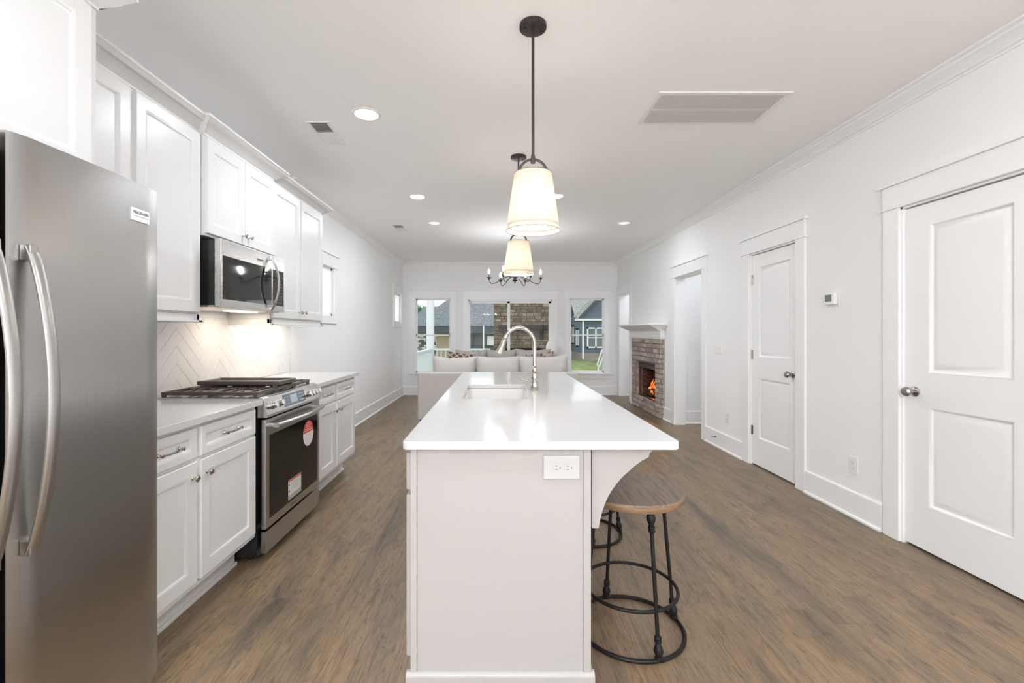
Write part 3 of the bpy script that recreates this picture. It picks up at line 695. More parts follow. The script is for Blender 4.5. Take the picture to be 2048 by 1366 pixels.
def panel_quad(b, y0, y1, v0, v1, h0, h1):
    P = [on_panel(y, v, h) for h in (h0, h1) for y, v in ((y0, v0), (y1, v0), (y1, v1), (y0, v1))]
    V = [b.bm.verts.new(p) for p in P]
    for f in ((0, 1, 2, 3), (4, 5, 6, 7), (0, 1, 5, 4), (1, 2, 6, 5), (2, 3, 7, 6), (3, 0, 4, 7)): b.bm.faces.new([V[i] for i in f])
b = B(); panel_quad(b, 2.775, 3.075, .010, .084, 0, .0015); dp = b.build('display', 'display_blue', cp)
b = B(); panel_quad(b, 2.865, 2.960, .024, .074, .0015, .0022); b.build('display_screen', 'display_grey', cp)
b = B()
for i in range(3):
    for j in range(3): panel_quad(b, 2.99 + i * .025, 3.004 + i * .025, .022 + j * .02, .030 + j * .02, .0015, .0023)
b.build('display_keypad', 'display_grey', cp); b = B()
for i in range(2):
    for j in range(3): panel_quad(b, 2.795 + i * .03, 2.81 + i * .03, .024 + j * .02, .028 + j * .02, .0015, .0023)
b.build('display_buttons', 'display_grey', cp)
rot = Matrix.Rotation(-th, 4, 'Y') 
for yy in (2.635, 2.715, 3.115, 3.168, 3.221, 3.274):
    k = B(); c_ = on_panel(yy, .046, 0)
    k.lathe([(0, 0), (.024, 0), (.024, .004), (.0195, .006), (.0195, .026), (.017, .030), (0, .031)], tuple(c_), 'x', 24, mtx=rot)
    t = B(); t.box(.027, .038, -.0045, .0045, -.019, .019, .002); k.add(t.bm, Matrix.Translation(c_) @ rot)
    k.build('burner_knob', 'steel_polished', r)
# oven door
b = B(); b.box(-1.312, -1.287, Y0, Y1, .186, .796, .003); od = b.build('oven_door', 'steel_door', r)
b = B(); b.box(-1.288, -1.2855, 2.598, 3.282, .234, .705, .001); b.build('oven_window', 'oven_glass', od)
b = B(); pts = [(-1.246 + .026 * math.sin(PI * u), 2.60 + .672 * u, .757) for u in [i / 20 for i in range(21)]]
b.tube(pts, .0155, 16)
for yy in (2.612, 3.26): b.box(-1.288, -1.238, yy - .012, yy + .012, .745, .768, .004)
b.build('oven_handle', 'steel_polished', od)
b = B(); b.box(-1.314, -1.287, Y0 + .001, Y1 - .001, .052, .172, .003); b.build('storage_drawer', 'steel_door', r)
# stickers on the glass
def disc_part(c, rad, v0, v1, x0, x1):
    P = []
    for i in range(49):
        a = 2 * PI * i / 48; P.append((c[0] + rad * math.cos(a), c[1] + rad * math.sin(a)))
    P = clip(P[:-1], lambda p: p[1] - v0); P = clip(P, lambda p: v1 - p[1]); q = B(); q.prism(P, x0, x1, 'x'); return q
cS = (3.128, .600)
s_ = disc_part(cS, .085, .50, .70, -1.2855, -1.2850).build('round_sticker', 'sticker_white', od)
s_['label'] = 'red and white round sticker'
disc_part(cS, .085, .608, .70, -1.2850, -1.2847).build('sticker_top', 'sticker_red', od)
b = B()
for i, (z, w) in enumerate(((.668, .05), (.655, .08), (.642, .07), (.628, .11), (.617, .12))): b.box(-1.2847, -1.2845, cS[0] - w / 2, cS[0] + w / 2, z, z + .005)
b.build('sticker_print', 'ink_pale', od)
b = B()
for i in range(7): w = .12 - .008 * i; b.box(-1.2850, -1.2848, cS[0] - w / 2, cS[0] + w / 2 - .02 * (i % 2), .592 - i * .009, .594 - i * .009)
b.build('sticker_print', 'ink_pale', od)
b = B(); b.box(-1.2855, -1.2850, 2.826, 3.01, .249, .371); s_ = b.build('warning_label', 'sticker_white', od); s_['label'] = 'white rectangular warning label'
b = B(); b.box(-1.2850, -1.2847, 2.828, 3.008, .358, .370); b.build('label_stripe', 'sticker_orange', od)
b = B(); b.box(-1.2850, -1.2847, 2.828, 3.008, .250, .278)
for i in range(8): b.box(-1.2850, -1.2848, 2.855, 3.0 - .012 * (i % 3), .349 - i * .008, .351 - i * .008)
b.build('label_print', 'sticker_grey', od)
b = B(); b.box(-1.2850, -1.2846, 2.833, 2.845, .336, .348); b.build('label_symbol', 'ink', od); b = B(); b.box(-1.2850, -1.2846, 2.833, 2.845, .295, .307); b.build('label_symbol', 'ink', od)
b = B(); b.box(-1.2869, -1.2865, 2.86, 2.95, .205, .212); b.build('logo_strip', 'gunmetal', od)
# grates and burners
def grate(y0, y1):
    g_ = B(); x0, x1 = -1.885, -1.345; zt = .949; w = .0075
    for yy in (y0 + .01, y1 - .01): g_.box(x0, x1, yy - w, yy + w, .930, zt, .003)
    for xx in (x0 + .01, x1 - .01, (x0 + x1) / 2): g_.box(xx - w, xx + w, y0 + .01, y1 - .01, .930, zt, .003)
    n = 9
    for i in range(1, n):
        xx = x0 + (x1 - x0) * i / n
        if abs(xx - (x0 + x1) / 2) < .02: continue
        L = (y1 - y0) * (.30 if i % 2 else .42)
        g_.box(xx - .005, xx + .005, y0 + .012, y0 + .012 + L, .934, zt + .001, .002); g_.box(xx - .005, xx + .005, y1 - .012 - L, y1 - .012, .934, zt + .001, .002)
    for xx in (x0 + .012, x1 - .012, (x0 + x1) / 2):
        for yy in (y0 + .012, y1 - .012): g_.box(xx - .009, xx + .009, yy - .009, yy + .009, .9205, .935, .002)
    return g_.build('grate', 'cast_iron', r)
for a, c_ in ((2.572, 2.812), (2.816, 3.056), (3.060, 3.300)): grate(a, c_)
for (xx, yy, rr) in ((-1.75, 2.69, .042), (-1.48, 2.69, .05), (-1.62, 2.936, .048), (-1.75, 3.18, .04), (-1.48, 3.18, .046)):
    k = B(); k.lathe([(0, .921), (rr + .012, .921), (rr + .010, .926), (rr - .004, .928), (rr - .004, .932)], (xx, yy, 0), n=28); k.lathe([(0, .930), (rr, .930), (rr, .937), (rr - .006, .940), (0, .941)], (xx, yy, 0), n=28)
    k.build('burner', 'cast_iron', r)
# griddle resting on the middle grate
r = thing('griddle_plate', 'dark cast-iron griddle plate raised on top of the middle range grate', 'griddle', (-1.58, 2.92, .95))
b = B(); gx0, gx1, gy0, gy1 = -1.83, -1.33, 2.80, 3.035
b.rings((gx0, gy0, .962), (1, 0, 0), (0, 1, 0), (0, 0, 1), gx1 - gx0, gy1 - gy0, [(.004, 0), (0, .004), (0, .020), (.004, .024), (.010, .024), (.014, .020), (.018, .010)])
b.rings((gx0, gy0, .962), (1, 0, 0), (0, 1, 0), (0, 0, 1), gx1 - gx0, gy1 - gy0, [(.004, 0)])
b.build('plate', 'cast_iron', r)
for xx in (gx0 + .03, gx1 - .03):
    for yy in (gy0 + .012, gy1 - .012):
        b = B(); b.box(xx - .012, xx + .012, yy - .010, yy + .010, .9505, .963, .002); b.build('foot', 'cast_iron', r)

# ------------------------------------------------------------------ microwave
r = thing('microwave', 'stainless over-the-range microwave with black window and curved handle', 'microwave', (-1.75, 2.936, 1.43))
b = B(); b.box(XL + .004, -1.578, Y0 + .004, Y1 - .004, 1.436, 1.80, .003); b.build('body', 'black_enamel', r)
b = B(); b.box(XL + .02, -1.575, Y0 + .002, Y1 - .002, 1.424, 1.436, .002); b.build('underside', 'steel', r)
b = B(); b.box(-1.78, -1.70, 2.98, 3.26, 1.4205, 1.4245, .001); b.build('light_lens', 'under_lens', r)
b = B(); b.box(-1.574, -1.536, Y0, Y1, 1.428, 1.808, .004); md = b.build('door', 'steel', r)
b = B(); b.box(-1.5365, -1.5345, 2.572, 3.125, 1.470, 1.716, .001); b.build('window', 'black_glass', md)
b = B(); b.box(-1.5365, -1.5345, 3.145, 3.300, 1.470, 1.716, .001); cpn = b.build('keypad', 'black_glass', r)
b = B()
for i in range(8):
    for j in range(3): b.box(-1.5346, -1.5342, 3.215 + j * .022, 3.224 + j * .022, 1.49 + i * .022, 1.493 + i * .022)
b.build('keypad_marks', 'display_grey', cpn)
b = B(); b.box(-1.5362, -1.5355, 2.93, 3.03, 1.741, 1.7425); b.build('logo_line', 'gunmetal', md)
text('FRIGIDAIRE', .016, Matrix.Translation((-1.5356, 2.98, 1.752)) @ FACE, 'gunmetal', 'logo_lettering', md)
b = B(); pts = []
for i in range(25):
    u = i / 24; pts.append((-1.528 + .052 * math.sin(PI * u) ** .75, 3.105, 1.436 + .352 * u))
b.tube(pts, .013, 14, flat=(.55, 1.0), ref=(1, 0, 0)); b.box(-1.538, -1.522, 3.094, 3.116, 1.43, 1.455, .004); b.box(-1.538, -1.522, 3.094, 3.116, 1.77, 1.795, .004)
b.build('handle', 'steel_polished', md)
area_light('microwave_lamp', (-1.74, 3.10, 1.418), .12, .5, (1, .84, .66))

# ------------------------------------------------------------------ island
IX0, IX1, IY0, IY1 = -.322, .616, 1.545, 4.32
hole = rounded_rect(-.205, .190, 2.56, 3.27, .035)
b = slab(rounded_rect(IX0, IX1, IY0, IY1, .022), .886, .914, hole, .0035)
tag(b.build('island_countertop', 'quartz'), 'large white quartz countertop on the kitchen island with a sink cutout', 'countertop')
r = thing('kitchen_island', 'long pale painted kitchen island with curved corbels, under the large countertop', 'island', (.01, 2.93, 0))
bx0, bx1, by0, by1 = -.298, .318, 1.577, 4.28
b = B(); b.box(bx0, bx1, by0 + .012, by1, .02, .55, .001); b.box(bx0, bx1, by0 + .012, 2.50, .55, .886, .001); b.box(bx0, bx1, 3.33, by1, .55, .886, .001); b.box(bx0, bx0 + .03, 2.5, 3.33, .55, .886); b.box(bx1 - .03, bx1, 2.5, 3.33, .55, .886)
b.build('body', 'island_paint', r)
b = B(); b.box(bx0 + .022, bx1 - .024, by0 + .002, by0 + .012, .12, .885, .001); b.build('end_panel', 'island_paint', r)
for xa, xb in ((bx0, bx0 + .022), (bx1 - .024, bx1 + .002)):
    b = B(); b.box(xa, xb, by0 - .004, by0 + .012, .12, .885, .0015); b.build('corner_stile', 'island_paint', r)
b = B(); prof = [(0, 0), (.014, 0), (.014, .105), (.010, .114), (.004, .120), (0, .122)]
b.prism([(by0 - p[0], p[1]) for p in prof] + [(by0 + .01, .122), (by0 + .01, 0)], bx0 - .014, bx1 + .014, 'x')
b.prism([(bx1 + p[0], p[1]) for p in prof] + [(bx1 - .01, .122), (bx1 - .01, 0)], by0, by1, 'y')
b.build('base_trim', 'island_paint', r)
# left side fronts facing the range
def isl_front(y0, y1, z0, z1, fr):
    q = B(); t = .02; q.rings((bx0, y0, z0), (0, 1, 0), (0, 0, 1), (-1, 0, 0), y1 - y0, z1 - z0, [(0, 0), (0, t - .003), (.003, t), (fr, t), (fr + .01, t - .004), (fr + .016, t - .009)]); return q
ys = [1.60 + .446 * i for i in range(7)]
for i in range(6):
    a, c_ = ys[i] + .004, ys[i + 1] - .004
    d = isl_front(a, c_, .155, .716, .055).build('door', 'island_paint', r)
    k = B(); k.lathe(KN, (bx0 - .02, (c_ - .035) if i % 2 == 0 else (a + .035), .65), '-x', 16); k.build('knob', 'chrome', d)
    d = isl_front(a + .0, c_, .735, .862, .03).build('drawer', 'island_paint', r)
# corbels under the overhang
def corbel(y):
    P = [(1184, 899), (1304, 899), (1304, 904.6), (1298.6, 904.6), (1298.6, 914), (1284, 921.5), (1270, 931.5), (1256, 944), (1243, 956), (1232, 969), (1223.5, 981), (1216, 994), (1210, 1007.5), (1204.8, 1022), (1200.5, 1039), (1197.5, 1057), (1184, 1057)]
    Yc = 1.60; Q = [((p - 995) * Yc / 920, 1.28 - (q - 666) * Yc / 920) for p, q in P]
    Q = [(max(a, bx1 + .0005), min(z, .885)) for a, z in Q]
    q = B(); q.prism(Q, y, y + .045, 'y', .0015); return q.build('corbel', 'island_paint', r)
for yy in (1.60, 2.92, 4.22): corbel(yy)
# outlet plate on the end panel
def socket(q, c, rot=False, fy=-1):
    pass
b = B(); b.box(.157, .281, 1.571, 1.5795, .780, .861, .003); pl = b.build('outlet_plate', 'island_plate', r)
for cx in (.2035, .2425):
    q = B(); P = [(cx + max(-.0125, min(.0165, .0165 * math.cos(a))), .8205 + .0165 * math.sin(a)) for a in [2 * PI * i / 32 for i in range(32)]]
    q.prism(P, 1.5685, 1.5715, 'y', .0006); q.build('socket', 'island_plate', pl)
    q = B()
    for dz in (-.006, .006): q.box(cx - .0065, cx + .001, 1.5680, 1.5687, .8205 + dz - .0009, .8205 + dz + .0009)
    q.cyl((cx + .010, 1.5680, .8205), (cx + .010, 1.5687, .8205), .0023, 12); q.build('socket_slots', 'ink', pl)

# sink
r = thing('kitchen_sink', 'white rectangular undermount sink set into the island countertop', 'sink', (-.007, 2.915, .68))
b = B(); P0 = rounded_rect(-.215, .20, 2.55, 3.28, .04); P1 = rounded_rect(-.200, .185, 2.565, 3.265, .035); P2 = rounded_rect(-.185, .17, 2.58, 3.25, .04)
def loop(P, z): return [b.bm.verts.new((x, y, z)) for x, y in P]
Ls = [loop(P0, .885), loop(P1, .885), loop(P1, .87), loop(P2, .70), loop([(x * .9, 2.915 + (y - 2.915) * .93) for x, y in P2], .69)]
for A_, C_ in zip(Ls[:-1], Ls[1:]):
    for i in range(len(A_)): b.bm.faces.new((A_[i], A_[(i + 1) % len(A_)], C_[(i + 1) % len(A_)], C_[i]))
b.bm.faces.new(Ls[-1]); 
b.build('basin', 'sink_white', r)
b = B(); b.lathe([(0, .6905), (.040, .6905), (.044, .692), (.044, .6895)], (-.007, 2.915, 0), n=24); b.build('drain', 'chrome', r)
# faucet
fx, fy = .237, 2.95
r = thing('kitchen_faucet', 'polished nickel gooseneck pull-down faucet with ornate base on the island', 'faucet', (fx, fy, .914))
b = B(); b.lathe([(0, .9145), (.031, .9145), (.032, .919), (.029, .924), (.030, .930), (.026, .936), (.027, .944), (.0235, .952), (.022, .965), (.024, .972), (.021, .978), (.0245, .990), (.0235, 1.005), (.018, 1.018), (.021, 1.024), (.016, 1.032), (.0185, 1.045), (.014, 1.056), (.018, 1.063), (.0125, 1.070), (.0125, 1.078), (0, 1.078)], (fx, fy, 0), n=32)
b.build('base_column', 'chrome', r)
pts = [(fx, fy, 1.07), (fx, fy, 1.12), (fx, fy, 1.17)]; rc = .098; cx, cz = fx - rc, 1.205
for i in range(0, 19): a = R(0 + i * 160 / 18); pts.append((cx + rc * math.cos(a), fy - .015 * (i / 18), cz + rc * math.sin(a) * 1.12))
b = B(); b.tube(pts, [.0125] * 3 + [.0125] * 19, 16); b.build('gooseneck', 'chrome', r)
e = Vector(pts[-1]); dn = (Vector(pts[-1]) - Vector(pts[-2])).normalized()
b = B(); q = Vector((0, 0, 1)).rotation_difference(dn).to_matrix().to_4x4()
t = B(); t.lathe([(.0128, -.005), (.0155, 0), (.0135, .006), (.0135, .016), (.0165, .022), (.0165, .030), (.0145, .034), (.0185, .060), (.0225, .082), (.0255, .090), (.0255, .098), (.021, .101), (0, .101)], n=24); b.add(t.bm, Matrix.Translation(e) @ q); b.build('spray_head', 'chrome', r)
b = B(); b.tube([(fx - .018, fy, .968), (fx - .035, fy - .004, .972), (fx - .055, fy - .008, .978), (fx - .074, fy - .012, .981)], [.006, .005, .0065, .0075], 12); b.lathe([(0, -.004), (.007, -.003), (.0085, .002), (.006, .008), (0, .010)], (fx - .076, fy - .012, .9815), '-x', 14)
b.build('lever', 'chrome', r)

# ------------------------------------------------------------------ bar stools
def stool(cx, cy, a0, label):
    r = thing('bar_stool', label, 'stool', (cx, cy, 0), group='round wooden bar stools beside the island')
    b = B(); b.lathe([(0, .612), (.214, .612), (.221, .610), (.2225, .606)], (cx, cy, 0), n=56); b.build('seat', 'seat_wood', r)
    b = B(); b.lathe([(.2225, .606), (.225, .598), (.224, .586), (.219, .578), (.0, .577)], (cx, cy, 0), n=56); b.build('seat_edge', 'seat_edge', r)
    ring = lambda rr, z, t: B().tube([(cx + rr * math.cos(2 * PI * i / 64), cy + rr * math.sin(2 * PI * i / 64), z) for i in range(64)], t, 10, closed=True)
    ring(.222, .0085, .0085).build('base_ring', 'black_iron', r); ring(.196, .185, .0075).build('foot_ring', 'black_iron', r)
    q = B(); q.lathe([(0, .568), (.175, .568), (.175, .5765), (0, .5765)], (cx, cy, 0), n=40); q.build('seat_plate', 'black_iron', r)
    for k in range(4):
        a = a0 + k * PI / 2; top = Vector((cx + .160 * math.cos(a), cy + .160 * math.sin(a), .570)); bot = Vector((cx + .218 * math.cos(a), cy + .218 * math.sin(a), .012))
        d = (bot - top).normalized(); L = (bot - top).length; q = Vector((0, 0, 1)).rotation_difference(d).to_matrix().to_4x4()
        kn = [(0, 0), (.017, 0), (.0175, .006), (.0125, .010), (.0145, .016), (.0185, .028), (.0165, .042), (.0115, .054), (.0105, .060), (.0145, .064), (.0145, .070), (.0105, .073), (.0145, .078), (.013, .084), (.0078, .088)]
        prof = kn + [(.0078, L - .088)] + [(rr, L - s_) for rr, s_ in kn[::-1][1:]]
        t = B(); t.lathe(prof, n=16); g = B(); g.add(t.bm, Matrix.Translation(top) @ q); g.build('leg', 'black_iron', r)
    return r
stool(.575, 2.0, R(14), 'round wooden seat stool with black iron base, nearest, under the overhang')
stool(.565, 2.955, R(0), 'bar stool farther back, its black iron base showing behind the nearest stool')

# ------------------------------------------------------------------ pendants and chandelier
def pendant(x, y, label):
    r = thing('pendant_lamp', label, 'lamp', (x, y, 1.764), group='pendant lamps above the island')
    b = B(); b.lathe([(0, H - .022), (.058, H - .022), (.064, H - .018), (.064, H), (0, H)], (x, y, 0), n=40)
    for a in (R(20), R(200)): b.cyl((x + .04 * math.cos(a), y + .04 * math.sin(a), H - .028), (x + .04 * math.cos(a), y + .04 * math.sin(a), H - .02), .005, 10)
    b.build('canopy', 'dark_bronze', r)
    b = B(); b.cyl((x, y, 2.10), (x, y, H - .02), .0068, 14); b.lathe([(0, 2.085), (.011, 2.085), (.012, 2.10), (.010, 2.118), (.0068, 2.125)], (x, y, 0), n=18); b.build('rod', 'dark_bronze', r)
    b = B(); P = [(x - .066, y, 2.02)] + [(x - .066 * math.cos(PI * i / 20), y, 2.036 + .066 * math.sin(PI * i / 20)) for i in range(21)] + [(x + .066, y, 2.02)]
    b.tube(P, .0062, 10, ref=(0, 1, 0)); b.build('yoke', 'dark_bronze', r)
    b = B(); b.lathe([(.127, 1.764), (.089, 2.034)], (x, y, 0), n=64); b.lathe([(.1262, 1.764), (.0882, 2.034)], (x, y, 0), n=64)
    b.build('lamp_shade', 'shade_linen', r, fixn=False)
    for rr, z in ((.1268, 1.764), (.0888, 2.034)):
        b = B(); b.tube([(x + rr * math.cos(2 * PI * i / 64), y + rr * math.sin(2 * PI * i / 64), z) for i in range(64)], .0013, 6, closed=True); b.build('shade_ring', 'dark_bronze', r)
    b = B()
    for k in range(3): a = k * 2 * PI / 3; b.cyl((x, y, 2.02), (x + .089 * math.cos(a), y + .089 * math.sin(a), 2.03), .0018, 6)
    b.build('shade_spider', 'dark_bronze', r)
    b = B(); b.lathe([(0, 1.79), (.121, 1.79), (.121, 1.793), (0, 1.793)], (x, y, 0), n=48); b.build('diffuser', 'pendant_lens', r)
    b = B(); b.lathe([(0, 1.86), (.018, 1.868), (.03, 1.895), (.028, 1.915), (.014, 1.94), (.013, 1.965), (0, 1.965)], (x, y, 0), n=20); b.build('bulb', 'bulb_glow', r)
    b = B(); b.cyl((x, y, 1.965), (x, y, 2.02), .016, 16); b.build('bulb_socket', 'dark_bronze', r)
    point_light('pendant_light', (0, 0, 1.90 - 1.764), .035, .5, (1, .90, .78), r)
    area_light('pendant_downlight', (0, 0, 1.785 - 1.764), .22, 1.2, (1, .93, .84), parent=r)
    return r
pendant(.168, 2.18, 'nearest pendant lamp with tapered cream shade on a long dark rod')
pendant(.174, 3.805, 'farther pendant lamp with cream shade, partly behind the nearest one')
def chandelier(x, y, label, power):
    r = thing('chandelier', label, 'chandelier', (x, y, 2.10))
    b = B(); b.lathe([(0, H - .02), (.055, H - .02), (.062, H - .01), (.062, H), (0, H)], (x, y, 0), n=32); b.build('canopy', 'dark_bronze', r)
    b = B(); b.cyl((x, y, 2.14), (x, y, H - .02), .0035, 10); b.build('rod', 'gunmetal', r)
    b = B(); b.lathe([(0, 1.992), (.006, 1.995), (.009, 2.002), (.005, 2.010), (.014, 2.016), (.034, 2.026), (.040, 2.036), (.036, 2.042), (.020, 2.046), (.016, 2.06), (.024, 2.07), (.016, 2.09), (.010, 2.15), (0, 2.15)], (x, y, 0), n=28); b.build('hub', 'dark_bronze', r)
    Rr = .372
    for k in range(6):
        a = R(3 + 60 * k); ca, sa = math.cos(a), math.sin(a)
        ctrl = [(.012, 2.045), (.030, 2.085), (.075, 2.092), (.14, 2.075), (.20, 2.040), (.26, 2.005), (.31, 1.988), (.345, 1.994), (.364, 2.018), (Rr, 2.05)]
        P = []
        for i in range(len(ctrl) - 1):
            p0, p1, p2, p3 = ctrl[max(0, i - 1)], ctrl[i], ctrl[i + 1], ctrl[min(len(ctrl) - 1, i + 2)]
            for s_ in range(4):
                t = s_ / 4; f = lambda u: .5 * (2 * p1[u] + (p2[u] - p0[u]) * t + (2 * p0[u] - 5 * p1[u] + 4 * p2[u] - p3[u]) * t * t + (3 * p1[u] - p0[u] - 3 * p2[u] + p3[u]) * t ** 3)
                P.append((x + f(0) * ca, y + f(0) * sa, f(1)))
        P.append((x + Rr * ca, y + Rr * sa, 2.05))
        b = B(); b.tube(P, .0048, 8, ref=(sa, -ca, 0)); arm = b.build('arm', 'dark_bronze', r)
        c_ = (x + Rr * ca, y + Rr * sa, 0)
        b = B(); b.lathe([(0, 2.04), (.010, 2.042), (.014, 2.052), (.010, 2.060), (.018, 2.066), (.036, 2.074), (.036, 2.078), (0, 2.078)], c_, n=20); b.build('drip_pan', 'dark_bronze', arm)
        b = B(); b.lathe([(0, 2.078), (.0095, 2.078), (.0095, 2.122), (0, 2.122)], c_, n=16); b.build('candle_sleeve', 'gunmetal', arm)
        b = B(); b.lathe([(.006, 2.122), (.013, 2.135), (.0165, 2.152), (.013, 2.172), (.005, 2.192), (0, 2.198)], c_, n=16); b.build('bulb', 'bulb_glow', arm)
    for k in range(6):
        a = R(3 + 60 * k); point_light('chandelier_light', (Rr * math.cos(a), Rr * math.sin(a), .062), .017, power / 6, (.92, .965, 1.03), r)
    return r
ch = chandelier(.250, 6.6, 'black six-arm candle chandelier hanging beyond the pendants', 8)
ch2 = dup(ch, loc=(-.25, -2.4, 2.10), label='matching six-arm candle chandelier behind the camera, its bulbs boosted as added fill, seen only as a reflection')

for o in ch2.children:
    if o.type == 'LIGHT': o.data = o.data.copy(); o.data.energy = 25  # bulbs of the unseen chandelier, raised as added fill for the room
# ------------------------------------------------------------------ ceiling fixtures
def downlight(x, y, label, on=True, power=None, lens='lamp_lens'):
    r = thing('ceiling_light', label, 'ceiling light', (x, y, H), group='round recessed ceiling lights')
    b = B(); b.lathe([(.074, H - .002), (.078, H - .006), (.092, H - .004), (.094, H), (.07, H)], (x, y, 0), n=40); b.build('trim_ring', 'plastic_white', r)
    b = B(); b.lathe([(0, H - .006), (.06, H - .006), (.075, H - .003), (.075, H), (0, H)], (x, y, 0), n=40); b.build('lens', lens, r)
    if on: area_light('ceiling_lamp', (0, 0, -.012), .14, power or LAMP, (.90, .965, 1.06), parent=r)
    return r
downlight(-.873, 3.067, 'lit round recessed light nearest the camera, beside the ceiling vent')
downlight(-.856, 4.92, 'lit round recessed light farther back, left of the pendants')
downlight(.62, 4.90, 'lit round recessed light peeking out behind the right edge of the near pendant shade')
for i, (x, y, w) in enumerate(((-.6, .9, 'on the left'), (1.4, .9, 'on the right'), (-.6, -1.2, 'behind left'), (1.4, -1.2, 'behind right'), (.3, -3.0, 'farthest behind'))):
    downlight(x, y, 'added round fill light out of view above the camera, ' + w)  # out-of-view lamps, added to brighten the kitchen
downlight(3.4, 5.8, 'added unseen light brightening the side hall past the cased opening', power=5.5)  # unseen hall lamps, added so both openings look bright
downlight(3.4, 8.7, 'added unseen light brightening the far side hall past the fireplace', power=5.5)
def flush(x, y, label):
    r = thing('smoke_detector', label, 'smoke detector', (x, y, H)); b = B(); b.lathe([(0, H - .03), (.05, H - .03), (.062, H - .018), (.062, H), (0, H)], (x, y, 0), n=32); b.build('housing', 'lamp_off', r)
    b = B(); b.lathe([(.030, H - .0315), (.034, H - .0315), (.034, H - .03), (.030, H - .03)], (x, y, 0), n=24); b.build('sensor_ring', 'plastic_white', r)
downlight(-.84, 6.1, 'thin round ceiling light farther back, left of the chandelier', lens='dim_lens')
downlight(1.68, 6.1, 'thin round ceiling light farther back on the right, before the fireplace', lens='dim_lens', power=4)
def ceiling_vent(x0, x1, y0, y1, label, split):
    r = thing('ceiling_vent', label, 'vent', ((x0 + x1) / 2, (y0 + y1) / 2, H), group='small supply vents in the ceiling')
    fw = .022; b = B(); z = H - .006
    b.box(x0, x1, y0, y0 + fw, z, H, .002); b.box(x0, x1, y1 - fw, y1, z, H, .002); b.box(x0, x0 + fw, y0 + fw, y1 - fw, z, H, .002); b.box(x1 - fw, x1, y0 + fw, y1 - fw, z, H, .002); b.box(x0 + fw, x1 - fw, split - .006, split + .006, z, H, .001)
    b.build('frame', 'plastic_white', r)
    b = B(); b.box(x0 + fw, x1 - fw, y0 + fw, y1 - fw, H - .0008, H - .0002); b.build('duct_backing', 'vent_dark', r)
    b = B(); n = 22
    for i in range(n):
        yy = y0 + fw + (y1 - y0 - 2 * fw) * (i + .5) / n; near = yy > split; dy = -.010 if near else .010
        b.prism([(yy, H - .010), (yy + dy, H - .001), (yy + dy + .0012, H - .001), (yy + .0012, H - .010)], x0 + fw, x1 - fw, 'x')
    b.build('louvers', 'plastic_white', r)
ceiling_vent(-1.325, -1.165, 3.17, 3.56, 'small rectangular ceiling vent beside the nearest recessed light', 3.34)
ceiling_vent(-1.43, -1.27, 6.2, 6.58, 'small rectangular ceiling vent farther back near the left wall', 6.36)
r = thing('return_air_grille', 'large white slatted return air grille in the ceiling', 'grille', (1.385, 2.99, H))
b = B(); x0, x1, y0, y1 = .976, 1.792, 2.78, 3.21; fw = .03; z = H - .008
b.box(x0, x1, y0, y0 + fw, z, H, .003); b.box(x0, x1, y1 - fw, y1, z, H, .003); b.box(x0, x0 + fw, y0 + fw, y1 - fw, z, H, .003); b.box(x1 - fw, x1, y0 + fw, y1 - fw, z, H, .003); b.box(x0 + fw, x1 - fw, 2.989, 3.001, z, H, .001)
b.build('frame', 'plastic_white', r)
b = B(); b.box(x0 + fw, x1 - fw, y0 + fw, y1 - fw, H - .0008, H - .0002); b.build('duct_backing', 'grout', r)
b = B(); n = 60
for i in range(n):
    xx = x0 + fw + (x1 - x0 - 2 * fw) * (i + .5) / n
    b.prism([(xx - .0045, H - .009), (xx + .0035, H - .003), (xx + .0055, H - .003), (xx + .0035, H - .009)], y0 + fw, y1 - fw, 'y')
b.build('louvers', 'plastic_white', r)

# ------------------------------------------------------------------ wall devices
def plate(loc, w, h, axis, kind, label, name):
    """axis: 'R' right wall (faces -x), 'L' left wall (+x), 'B' frontal (-y)"""
    x, y, z = loc; r = thing(name, label, 'outlet' if 'outlet' in name else 'switch', loc)
    def bx(q, u0, u1, z0, z1, d0, d1, bev=.001):
        if axis == 'R': q.box(x - d1, x - d0, y + u0, y + u1, z0, z1, bev)
        elif axis == 'L': q.box(x + d0, x + d1, y + u0, y + u1, z0, z1, bev)
        else: q.box(x + u0, x + u1, y - d1, y - d0, z0, z1, bev)
    q = B(); bx(q, -w / 2, w / 2, z - h / 2, z + h / 2, 0, .006, .002); q.build('wall_plate', 'plastic_white', r)
    if kind == 'outlet':
        for dz in (-.02, .02):
            q = B(); bx(q, -.015, .015, z + dz - .013, z + dz + .013, .006, .008); q.build('socket', 'plastic_white', r)
            q = B(); bx(q, -.007, -.005, z + dz - .002, z + dz + .006, .008, .0085, 0); bx(q, .005, .007, z + dz - .002, z + dz + .006, .008, .0085, 0); bx(q, -.002, .002, z + dz - .009, z + dz - .006, .008, .0085, 0); q.build('socket_slots', 'ink', r)
    else:
        n = kind
        for i in range(n):
            u = (i - (n - 1) / 2) * .046; q = B(); bx(q, u - .005, u + .005, z - .012, z + .012, .006, .008); bx(q, u - .0035, u + .0035, z - .002, z + .008, .008, .016); q.build('toggle', 'plastic_white', r)
plate((XR, 3.2, .36), .075, .118, 'R', 'outlet', 'white wall outlet between the two closed doors', 'wall_outlet')
plate((XR, 4.95, .37), .075, .118, 'R', 'outlet', 'white wall outlet left of the middle door, above the baseboard', 'wall_outlet')
plate((XL, 8.36, .37), .075, .118, 'L', 'outlet', 'white wall outlet on the left wall near the far corner', 'wall_outlet')
plate((XR, 5.16, 1.11), .165, .118, 'R', 3, 'white triple light switch beside the cased opening', 'light_switch')
plate((2.777, 6.5, 1.11), .075, .118, 'B', 1, 'white light switch inside the side hall', 'light_switch')
